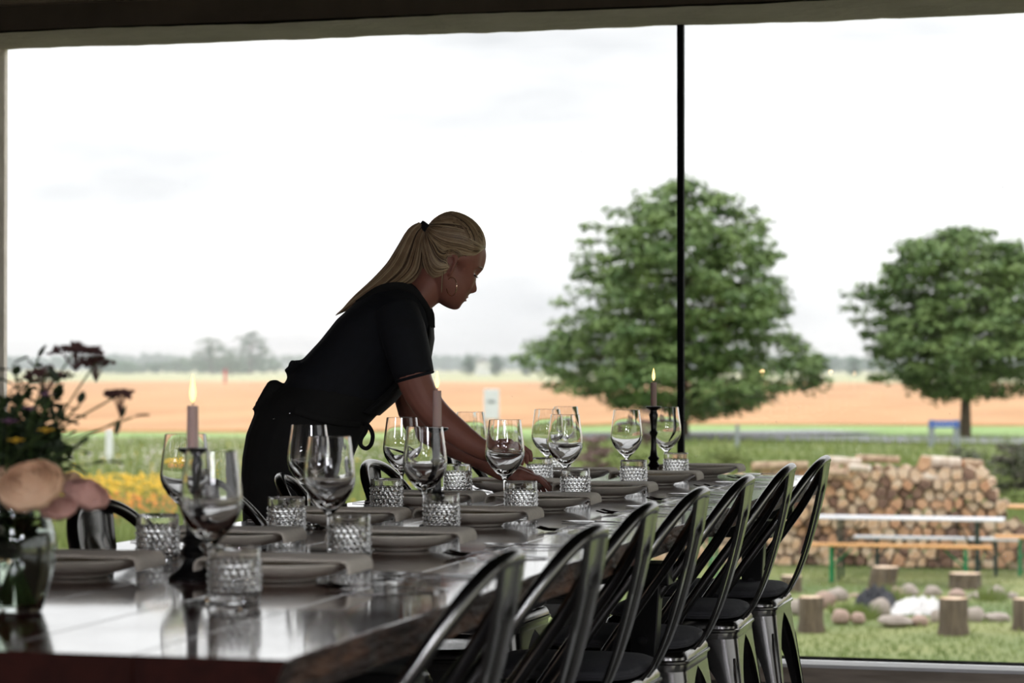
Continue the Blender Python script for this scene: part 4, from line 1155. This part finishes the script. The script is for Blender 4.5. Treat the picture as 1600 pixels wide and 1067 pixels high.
SPR = [(20, 570, 3.6, .028, 16), (45, 600, 3.5, .026, 18), (95, 590, 3.45, .026, 16), (125, 632, 3.5, .024, 12), (5, 620, 3.4, .03, 18), (70, 630, 3.55, .03, 20),
       (30, 650, 3.6, .034, 22), (90, 655, 3.5, .034, 22), (-25, 600, 3.5, .032, 18), (-30, 650, 3.55, .034, 22), (55, 680, 3.45, .036, 24), (10, 690, 3.5, .036, 24), (100, 690, 3.6, .034, 22), (105, 715, 3.45, .036, 20), (60, 560, 3.7, .022, 14), (40, 715, 3.5, .044, 26), (75, 720, 3.55, .044, 26), (0, 660, 3.5, .044, 26), (50, 650, 3.62, .040, 26), (-10, 710, 3.6, .044, 26), (85, 625, 3.6, .03, 24)]
SPN = ['at the upper left edge', 'left of the middle umbel', 'right of the middle umbel', 'reaching right below the umbels', 'leaning to the picture edge', 'in the centre, upper half',
       'dark, left of centre', 'dark, right of centre', 'cut off by the picture edge, upper', 'cut off by the picture edge, lower', 'just above the big peach rose', 'above the cut-off peach rose', 'above the pale pink rose', 'low, beside the pale pink rose', 'thin, behind the highest umbel', 'broad-leaved, behind the big peach rose', 'broad-leaved, right behind the big peach rose', 'broad-leaved, at the left picture edge', 'broad-leaved, in the dark centre', 'broad-leaved, low at the left edge', 'bushy, under the middle umbel']
for i, (u, v, d, l, n) in enumerate(SPR): sprig(u, v, d, 20+i, 'leafy green sprig in the bouquet, ' + SPN[i], 'leaf', l, n)
for i, (u, v, d, dr, lb) in enumerate(((208, 652, 3.5, (1, 0, .2), 'single pointed leaf on a thin stalk farthest right of the bouquet'), (188, 655, 3.5, (-.3, 0, -1), 'narrow hanging leaf right of the bouquet'), (165, 722, 3.42, (1, .1, 0), 'long horizontal leaf low on the right of the bouquet'), (115, 702, 3.4, (1, .2, -.2), 'small dark leaf above the pale pink rose'))):
    top = at(u, v, d); root = empty('single_leaf_stem', top); tag(root, lb, 'foliage', 'stems in the glass vase')
    b = MB(); b.tube([p-top for p in stem_pts(top, 50+i)], .0011, 5); b.build('stem', M['stem'], root)
    b = MB(); r = random.Random(i); leaf_geo(b, Vector((0, 0, 0)), dr, .026, .006, r); leaf_geo(b, Vector((0, 0, 0)), (-dr[0], .3, -dr[2]), .022, .005, r); b.build('leaf', M['bouquet_leaf'], root, smooth=False)
for i, (u, v, m_, lb) in enumerate(((25, 690, 'yellowf', 'small yellow flower at the left in the dark of the bouquet'), (72, 674, 'yellowf', 'small yellow flower in the middle of the bouquet'), (48, 640, 'violetf', 'violet flower left of centre in the bouquet'), (72, 618, 'violetf', 'violet flower near the bouquet\'s top'), (14, 660, 'violetf', 'violet flower near the left picture edge'))):
    sprig(u, v, 3.36, 70+i, lb, m_, .012, name='meadow_flower')

# ================================================================== THE WAITRESS
DW = 6.66
FV = Vector((cos(PHI), sin(PHI), 0)); WV = Vector((-sin(PHI), cos(PHI), 0)); UP = Vector((0, 0, 1))
def pw(u, v, w_=0.0):
    """point at pixel (u,v) on the waitress's own plane, moved w_ metres away along her width"""
    return at(u, v, DW) + WV*w_
KP = DW/F
woman = empty('person', (pw(470, 900).x, pw(470, 900).y, 0)); tag(woman, 'blonde waitress in a dark shirt and black apron leaning over the table to set it', 'person')
WL = woman.location.copy()
def ring(bk, fr, hw, n=28, e=1.0, flat=.0):
    """body cross-section spanned by a back and a front pixel and a half width"""
    B, Fp = pw(*bk), pw(*fr); c = (B+Fp)/2; a = (Fp-B)/2
    P = []
    for j in range(n):
        t = 2*PI*j/n; ct, st = cos(t), sin(t)
        P.append(c + a*math.copysign(abs(ct)**e, ct) + WV*hw*math.copysign(abs(st)**e, st) - WL)
    return P
def finish(o, voxel, smooth=6, fac=.5):
    r = o.modifiers.new('remesh', 'REMESH'); r.mode = 'VOXEL'; r.voxel_size = voxel
    s = o.modifiers.new('smooth', 'SMOOTH'); s.factor = fac; s.iterations = smooth
    dg = bpy.context.evaluated_depsgraph_get(); me = bpy.data.meshes.new_from_object(o.evaluated_get(dg))
    old = o.data; mats = [m for m in old.materials]; o.modifiers.clear(); o.data = me
    me.materials.clear(); [me.materials.append(m) for m in mats]
    me.shade_smooth(); return o
def L3(u, v, w_=0): return pw(u, v, w_)-WL

# --- body: one continuous surface
b = MB()
# torso core (inside the clothes), neck
b.loft([ring((392, 760), (528, 762), .150), ring((392, 705), (545, 706), .158), ring((410, 650), (562, 672), .155), ring((436, 618), (580, 645), .140), ring((460, 590), (602, 625), .122),
        ring((490, 565), (628, 590), .130), ring((516, 538), (652, 562), .142), ring((540, 505), (664, 535), .155), ring((568, 480), (668, 512), .158), ring((600, 463), (668, 495), .130), ring((628, 455), (668, 486), .075)])
b.loft([ring((628, 452), (664, 494), .066), ring((646, 440), (672, 484), .060), ring((656, 425), (684, 474), .056), ring((664, 405), (698, 462), .054), ring((672, 390), (712, 440), .054)])
# legs
for s in (-1, 1):
    b.capsule([L3(462, 740, s*.09), L3(470, 860, s*.10), L3(474, 930, s*.10), L3(468, 1040, s*.10), L3(466, 1150, s*.10)], [.095, .072, .052, .05, .034], 16)
    b.capsule([L3(462, 1178, s*.10), L3(505, 1187, s*.105)], [.035, .03], 12)
# head, inflated from its profile
C0 = (708.0, 408.0)
prof = [(758, 387), (759.8, 399), (757.5, 413), (754.5, 421), (748, 428.5), (743.8, 433), (743.2, 438), (744.0, 445), (745.6, 451), (744.6, 455.5), (740, 458), (734.5, 458.5), (732, 461.5), (730.8, 464.5), (727.2, 466.6), (728, 469.5), (724.6, 472.4), (721.6, 474),
        (720.4, 478.5), (717, 482.5), (711, 484.3), (702, 482.0), (690, 476), (678, 466), (670, 450), (666, 430), (664, 405), (664, 385), (668, 366), (678, 350), (692, 340), (706, 337), (722, 341), (736, 350), (748, 364), (755, 376)]
pp = sorted(((math.atan2(v-C0[1], u-C0[0]) % (2*PI), math.hypot(u-C0[0], v-C0[1])) for u, v in prof))
sm = [(758, 387), (756, 400), (752, 415), (747, 430), (741, 445), (733, 460), (726, 472), (717, 481), (706, 482), (690, 474), (674, 452), (666, 425), (664, 400), (667, 370), (680, 350), (706, 337), (736, 350), (752, 372)]
ps = sorted(((math.atan2(v-C0[1], u-C0[0]) % (2*PI), math.hypot(u-C0[0], v-C0[1])) for u, v in sm))
def interp(tab, th):
    th %= 2*PI; T = [(tab[-1][0]-2*PI, tab[-1][1])]+tab+[(tab[0][0]+2*PI, tab[0][1])]
    for (a, ra), (b_, rb) in zip(T, T[1:]):
        if a <= th <= b_: return ra+(rb-ra)*(th-a)/(b_-a+1e-9)
    return tab[0][1]
def smst(x): x = max(0, min(1, x)); return x*x*(3-2*x)
HWD = .072
def head_pt(th, ph, grow=0.0, hair=False):
    w_ = HWD*sin(ph); aw = abs(w_)
    face = max(0, cos(th-math.radians(50)))
    narrow = 1-.20*smst((math.degrees(abs(((th-math.radians(62)+PI) % (2*PI))-PI)) < 75) and 1-math.degrees(abs(((th-math.radians(62)+PI) % (2*PI))-PI))/75 or 0)
    rd = interp(pp, th); rs = interp(ps, th)
    dth = math.degrees(((th+PI) % (2*PI))-PI)
    wn_ = .013 if 36 < dth < 64 else .026
    R = rd+(rs-rd)*smst((aw-.004)/wn_)
    R *= abs(cos(ph))**.62
    # eye sockets and cheek
    if not hair:
        R -= 4.2*math.exp(-((dth-27)/6.5)**2)*math.exp(-((aw-.030)/.013)**2)
        R += 2.2*math.exp(-((dth-50)/12)**2)*math.exp(-((aw-.040)/.014)**2)
        R += 1.6*math.exp(-((dth-14)/5)**2)*math.exp(-((aw-.026)/.016)**2)
    R += grow/KP
    return L3(C0[0]+R*cos(th), C0[1]+R*sin(th)) + WV*(w_*narrow*(1+grow/HWD))
nth, nph = 150, 48
rings = []
for i in range(nph+1):
    ph = -PI/2+.04+(PI-.08)*i/nph
    rings.append([head_pt(2*PI*j/nth, ph) for j in range(nth)])
b.loft(rings)
# ears (near and far)
for s in (-1, 1):
    E = [(701, 402), (707, 399.5), (712, 403), (713, 411), (710, 418), (707.5, 425), (703.5, 430), (700.5, 427)]
    b.capsule([L3(u, v, s*(.066+.010*sin(PI*i/7))) for i, (u, v) in enumerate(E)], [.0045, .0048, .0048, .0045, .0042, .0046, .0055, .0042], 8)
    b.capsule([L3(702, 405, s*.064), L3(704, 418, s*.066), L3(703, 427, s*.064)], [.006, .0055, .005], 8)
    b.capsule([L3(706, 408, s*.067), L3(706.5, 418, s*.068)], [.004, .004], 8)
# arms (near arm A reaches over the glasses, far arm B rests its hand on the table)
A = [(632, 500, -.150), (640, 545, -.185), (655, 600, -.195), (679, 640, -.20), (716, 672, -.215), (748, 694, -.235), (768, 703, -.245)]
b.capsule(catmull([L3(*p) for p in A], 3), list(np.interp(np.linspace(0, 6, 19), range(7), [.052, .052, .046, .042, .037, .029, .0255])), 16)
B = [(636, 505, .150), (636, 560, .17), (638, 625, .165), (658, 672, .15), (700, 694, .13), (745, 716, .105), (780, 737, .09), (797, 741, .085)]
b.capsule(catmull([L3(*p) for p in B], 3), list(np.interp(np.linspace(0, 7, 22), range(8), [.052, .050, .046, .043, .038, .031, .0255, .025])), 16)
# hand B (far), palm down, fingers bent to the table
b.capsule([L3(795, 741, .085), L3(812, 742, .085), L3(826, 745, .083)], [.023, .024, .019], 12)
b.capsule([L3(797, 742, .066), L3(814, 743, .055), L3(828, 747, .052)], [.018, .018, .014], 12)
b.capsule([L3(797, 742, .102), L3(814, 744, .108), L3(828, 750, .108)], [.018, .018, .013], 12)
for pts, r_ in (([(826, 744, .052), (842, 749, .050), (851, 757, .050), (858, 766, .050)], .0082), ([(828, 745, .072), (844, 749, .072), (855, 757, .073), (861, 766, .074)], .0086),
                ([(827, 748, .092), (841, 755, .094), (848, 764, .095), (851, 771, .095)], .0082), ([(826, 751, .110), (836, 759, .114), (841, 766, .116), (843, 771, .117)], .0072),
                ([(803, 748, .052), (815, 757, .040), (826, 765, .036), (834, 770, .036)], .0088)):
    b.capsule([L3(*p) for p in pts], [r_*1.05, r_, r_*.92, r_*.82], 10)
# hand A (near), arched, fingers curling down and thumb below
b.capsule([L3(766, 702, -.245), L3(782, 697, -.252), L3(797, 694, -.255)], [.023, .025, .020], 12)
b.capsule([L3(768, 703, -.228), L3(784, 698, -.228), L3(799, 696, -.228)], [.017, .018, .014], 12)
b.capsule([L3(768, 705, -.264), L3(784, 701, -.274), L3(798, 699, -.276)], [.017, .017, .013], 12)
for pts, r_ in (([(799, 695, -.225), (815, 694, -.222), (825, 701, -.222), (828, 710, -.224)], .0084), ([(799, 694, -.246), (816, 694, -.246), (827, 702, -.247), (828, 713, -.248)], .0086),
                ([(798, 696, -.264), (812, 698, -.267), (822, 706, -.268), (822, 716, -.266)], .0082), ([(797, 699, -.281), (808, 703, -.285), (816, 710, -.286), (815, 718, -.283)], .0072),
                ([(776, 706, -.228), (790, 712, -.215), (802, 716, -.212), (812, 716, -.218)], .0090)):
    b.capsule([L3(*p) for p in pts], [r_*1.05, r_, r_*.92, r_*.82], 10)
body = b.build('body', M['skin'], woman); finish(body, .0032, 3, .5)
# eyes, lashes, brows, lips
for s in (-1, 1):
    e = MB(); c = L3(736.2, 429.5, s*.031); e.ball(c, .0105, 14, 10); ey = e.build('eye', M['eye'], woman)
    e = MB()
    for q in range(13):
        t = q/12; p = L3(742.8-2*abs(t-.5)*1.8, 431.0, s*(.031+(t-.5)*.024)); e.tube([p, p+FV*.005+UP*-.004, p+FV*.0085+UP*-.0035], [.0006, .0005, .0002], 4)
    e.capsule([L3(741.2, 430.4, s*.020), L3(743.4, 430.6, s*.031), L3(741.4, 430.4, s*.042)], [.0011, .0013, .0011], 6)
    e.build('eyelash', M['lash'], woman)
    e = MB(); e.capsule([L3(754.0, 420.5, s*.014), L3(753.2, 418.5, s*.028), L3(749.0, 418.0, s*.044)], [.0016, .0019, .0010], 6); e.build('eyebrow', M['hair'], woman)
e = MB(); e.capsule([L3(724.2, 464.8, -.021), L3(729.2, 464.3, -.009), L3(730.2, 464.2, 0), L3(729.2, 464.3, .009), L3(724.2, 464.8, .021)], [.0012, .0028, .003, .0028, .0012], 8)
e.capsule([L3(723.4, 466.5, -.019), L3(726.6, 469, -.008), L3(727.2, 469.3, 0), L3(726.6, 469, .008), L3(723.4, 466.5, .019)], [.0012, .003, .0034, .003, .0012], 8)
e.build('lips', M['lip'], woman)
# earrings
for s in (-1, 1):
    e = MB(); c = L3(706.5, 449, s*.074); n = 30; R = .0255
    dv = (FV*.62+WV*s*.78).normalized()
    e.tube([c+dv*R*sin(2*PI*j/n)*.9+UP*R*cos(2*PI*j/n) for j in range(n+1)], .0011, 6); e.build('hoop_earring', M['gold'], woman)

# --- shirt
b = MB()
b.loft([ring((428, 622), (588, 650), .148), ring((440, 604), (600, 638), .150), ring((450, 590), (608, 628), .151, e=.95), ring((446, 580), (614, 622), .152, e=.95), ring((474, 560), (638, 596), .152), ring((500, 532), (660, 566), .160), ring((526, 499), (673, 537), .172),
        ring((556, 472), (677, 512), .176), ring((588, 456), (675, 494), .150), ring((618, 446), (673, 484), .098), ring((641, 442), (672, 480), .070), ring((650, 443), (671, 478), .062)])
b.capsule([L3(445, 578), L3(458, 571)], [.005, .008], 10)
for j in range(9):
    t = (j/8-.5)*2; b.capsule([L3(447+6*abs(t), 578+3*abs(t), t*.12), L3(464, 566, t*.13)], [.004, .009], 8)
for s, Q in ((-1, [(622, 488, -.135), (634, 520, -.165), (643, 555, -.182), (652, 588, -.190)]), (1, [(624, 490, .135), (634, 525, .16), (636, 560, .168), (638, 592, .166)])):
    b.tube(catmull([L3(*p) for p in Q], 3), list(np.interp(np.linspace(0, 3, 10), range(4), [.062, .063, .060, .055])), 20)
sh = b.build('shirt', M['navy'], woman); finish(sh, .006, 5, .5)
# cuff roll on the near sleeve
for w_, (u, v) in ((-.190, (652, 588)), (.166, (638, 592))):
    c = L3(u, v, w_); ax = (L3(652, 588, -.19)-L3(643, 555, -.182)).normalized(); s1 = WV; s2 = ax.cross(s1).normalized(); e = MB()
    e.tube([c+(s1*cos(2*PI*j/24)+s2*sin(2*PI*j/24))*.0505 for j in range(25)], .0045, 8); e.build('sleeve_cuff', M['navy'], woman)
# apron wrapping the hips, bib and straps
b = MB()
b.loft([ring((383, 868), (534, 868), .185, e=.95), ring((380, 800), (538, 800), .186, e=.95), ring((377, 755), (544, 752), .186, e=.95), ring((379, 715), (553, 712), .184), ring((385, 678), (563, 688), .180), ring((398, 645), (575, 664), .172), ring((420, 618), (590, 648), .160),
        ring((440, 603), (603, 640), .154), ring((450, 593), (612, 629), .153)])
b.capsule([L3(398, 641, .0), L3(418, 622, .02)], [.006, .022], 8)
b.capsule([L3(396, 640, -.03), L3(430, 608, -.03)], [.003, .028], 8)
b.capsule([L3(400, 648, -.03), L3(425, 630, -.03)], [.004, .03], 8)
ap = b.build('apron', M['apron'], woman); finish(ap, .006, 4, .5)
b = MB()
b.loft([ring((560, 640), (594, 649), .115), ring((596, 612), (618, 628), .112), ring((630, 580), (645, 596), .105), ring((655, 545), (674, 560), .095), ring((666, 522), (679, 530), .088), ring((668, 508), (678, 512), .08)], )
b.build('apron_bib', M['apron'], woman)
b = MB()
for s in (-1, 1): b.tube(catmull([L3(672, 512, s*.07), L3(668, 484, s*.085), L3(640, 452, s*.085), L3(600, 452, s*.07), L3(560, 476, s*.03)], 4), .012, 8, flat=.3)
b.build('apron_strap', M['apron'], woman)
# apron tie hanging in a loop in front
b = MB(); b.tube(catmull([L3(568, 660, -.06), L3(578, 664, -.08), L3(585, 677, -.085), L3(583, 692, -.085), L3(575, 699, -.085), L3(567, 694, -.085), L3(567, 684, -.08), L3(574, 672, -.075), L3(576, 660, -.07)], 4), .0075, 8, flat=.35)
b.tube(catmull([L3(470, 640, -.175), L3(520, 655, -.175), L3(566, 662, -.09)], 4), .009, 8, flat=.3)
b.build('apron_tie', M['apron'], woman)
b = MB()
for u, v in ((462, 644), (438, 652)): b.ball(L3(u, v, -.178), .0035, 8, 6)
b.build('apron_rivet', M['steel'], woman)
# trousers and shoes
b = MB()
b.loft([ring((388, 800), (530, 800), .165), ring((386, 740), (540, 740), .17), ring((395, 690), (548, 692), .165)])
for s in (-1, 1):
    b.capsule([L3(462, 745, s*.09), L3(470, 860, s*.10), L3(474, 930, s*.10), L3(468, 1040, s*.10), L3(466, 1140, s*.10)], [.105, .088, .070, .062, .052], 16)
tr = b.build('trousers', M['apron'], woman); finish(tr, .008, 3, .5)
for s in (-1, 1):
    b = MB(); fl = -WL.z
    def sh_ring(u, hw, z0, z1):
        c = L3(u, 1180, s*.102); P = []
        for j in range(16):
            a = 2*PI*j/16; P.append(Vector((c.x, c.y, 0))+WV*hw*cos(a)+UP*((z0+z1)/2+(z1-z0)/2*sin(a)))
        return P
    b.loft([sh_ring(444, .022, .004, .07), sh_ring(450, .036, .002, .095), sh_ring(470, .040, .001, .11), sh_ring(490, .042, .001, .09), sh_ring(515, .048, .001, .065), sh_ring(545, .044, .001, .05), sh_ring(562, .024, .006, .04)])
    b.build('shoe', M['black_metal'], woman)
# --- hair: a cap of combed strands drawn back into a tie, then the ponytail
b = MB(); r = random.Random(77)
TIE = L3(665, 352, 0)
def hair_surface(th, ph, g=.006): return head_pt(th, ph, g, True)
rings = []
for i in range(41):
    ph = -PI/2+.05+(PI-.10)*i/40; row = []
    for j in range(61):
        th = math.radians(138+(338-138)*j/60); row.append(hair_surface(th, ph, .0022))
    rings.append(row)
vs = [p for row in rings for p in row]; b.add(vs, [(i*61+j, i*61+j+1, i*61+j+62, i*61+j+61) for i in range(40) for j in range(60)])
hc_o = b.build('hair', M['hair'], woman); 
sol = hc_o.modifiers.new('s', 'SOLIDIFY'); sol.thickness = .010; sol.offset = -1
b = MB()
def strand(P, r0):
    b.k = r.choice((0, 0, 0, 1, 1, 2)); b.tube(P, [r0*.3]+[r0]*(len(P)-2)+[r0*.35], 5)
for q in range(170):
    side = r.choice((-1, 1))
    kind = r.random()
    if kind < .62:     # from the forehead / temple hairline back to the tie, over the side of the skull
        ph = side*r.uniform(0.0, 1.35); th0 = math.radians(336+r.uniform(-3, 3)+(6 if abs(ph) > .8 else 0))
    elif kind < .8:
        ph = side*r.uniform(.9, 1.45); th0 = math.radians(r.uniform(300, 345))
    else:              # from the nape up
        ph = side*r.uniform(0, 1.3); th0 = math.radians(r.uniform(138, 170))
    th1 = math.radians(233+r.uniform(-4, 4)); ph1 = ph*.12
    P = []
    n = 14
    g = r.uniform(.006, .0085)
    for i in range(n+1):
        t = i/n; th = th0+(th1-th0)*t
        pp_ = ph*(1-t**1.6)+ph1*t**1.6
        P.append(hair_surface(th, pp_, .001+(g-.001)*smst(t*3.5)+(.003*sin(PI*t) if kind < .62 else 0)))
    strand(P, r.uniform(.0016, .0028))
def side_pt(u, v, side, g):
    th = math.atan2(v-C0[1], u-C0[0]) % (2*PI); rr_ = math.hypot(u-C0[0], v-C0[1]); R0 = interp(ps, th)
    c_ = max(.02, min(1, rr_/R0)); ph = math.acos(c_**(1/.62))
    return head_pt(th, side*min(ph, 1.50), g, True)
UPc = [(757.5, 382), (749, 362), (728, 343), (706, 337.5), (686, 344), (670, 353)]
LOc = [(756, 389), (738, 401), (718, 401.5), (700, 398), (682, 382), (669, 362)]
NUc = [(716, 401), (705, 396), (696, 392), (688, 384), (678, 371), (669, 361)]
NLc = [(697, 428), (684, 432), (674, 424), (668, 404), (666, 384), (667, 364)]
for q in range(640):
    side = r.choice((-1, 1)); fam = r.random() < .66
    a_, b_ = (UPc, LOc) if fam else (NUc, NLc); t = r.random()
    pts = [(p0[0]+(p1[0]-p0[0])*t+r.uniform(-.8, .8), p0[1]+(p1[1]-p0[1])*t+r.uniform(-.8, .8)) for p0, p1 in zip(a_, b_)]
    PP = catmull([Vector((p0, p1, 0)) for p0, p1 in pts], 5); n = len(PP)-1; g = r.uniform(.004, .0095)
    P = [side_pt(p.x, p.y, side, .0005+(g)*smst(i/n*4)) for i, p in enumerate(PP)]
    strand(P, r.uniform(.0010, .0021))
# wisps before the ear
for q in range(10):
    o_ = r.uniform(-1.5, 1.5)
    strand(catmull([L3(703+o_, 395, -.070), L3(696+o_, 408, -.077), L3(692.5+o_*.6, 430, -.072), L3(691+o_*.5, 455+r.uniform(0, 6), -.062)], 4), .0006)
b.build('hair_strands', [M['hair'], M['hair_light'], M['hair_dark']], woman)
b = MB()
for q in range(620):
    a = r.uniform(0, 6.28); rr = math.sqrt(r.random())
    sd_ = sin(a)*rr; cd = cos(a)*rr
    n = 5; end_t = r.random()
    # ponytail axis in pixels with half thickness
    prs = [((655, 347), (668, 360), .014), ((638, 358), (665, 380), .022), ((620, 387), (667, 405), .030), ((604, 412), (663, 430), .034), ((580, 438), (640, 447), .034), ((553, 463), (602, 456), .030), ((536, 482), (560, 476), .018), ((524, 493), (530, 490), .006)]
    cut = 8 if r.random() < .55 else r.choice((6, 7, 7))
    P = []
    for i in range(cut):
        (ul, vl), (ur, vr), hw_p = prs[i]; t = (cd+1)/2
        P.append(L3(ul+(ur-ul)*t, vl+(vr-vl)*t, hw_p*sd_))
    strand(catmull(P, 3), r.uniform(.0011, .0022))
b.build('ponytail', [M['hair'], M['hair_light'], M['hair_dark']], woman)
b = MB()
c = L3(667, 357); ax_ = (L3(655, 372)-L3(672, 350)).normalized(); s1 = WV; s2 = ax_.cross(s1).normalized()
for kq in range(4):
    cc = c+ax_*(kq-1.5)*.005; b.tube([cc+(s1*cos(2*PI*j/24)*.016+s2*sin(2*PI*j/24)*.020) for j in range(25)], .0042, 7)
b.build('hair_tie', M['navy'], woman)
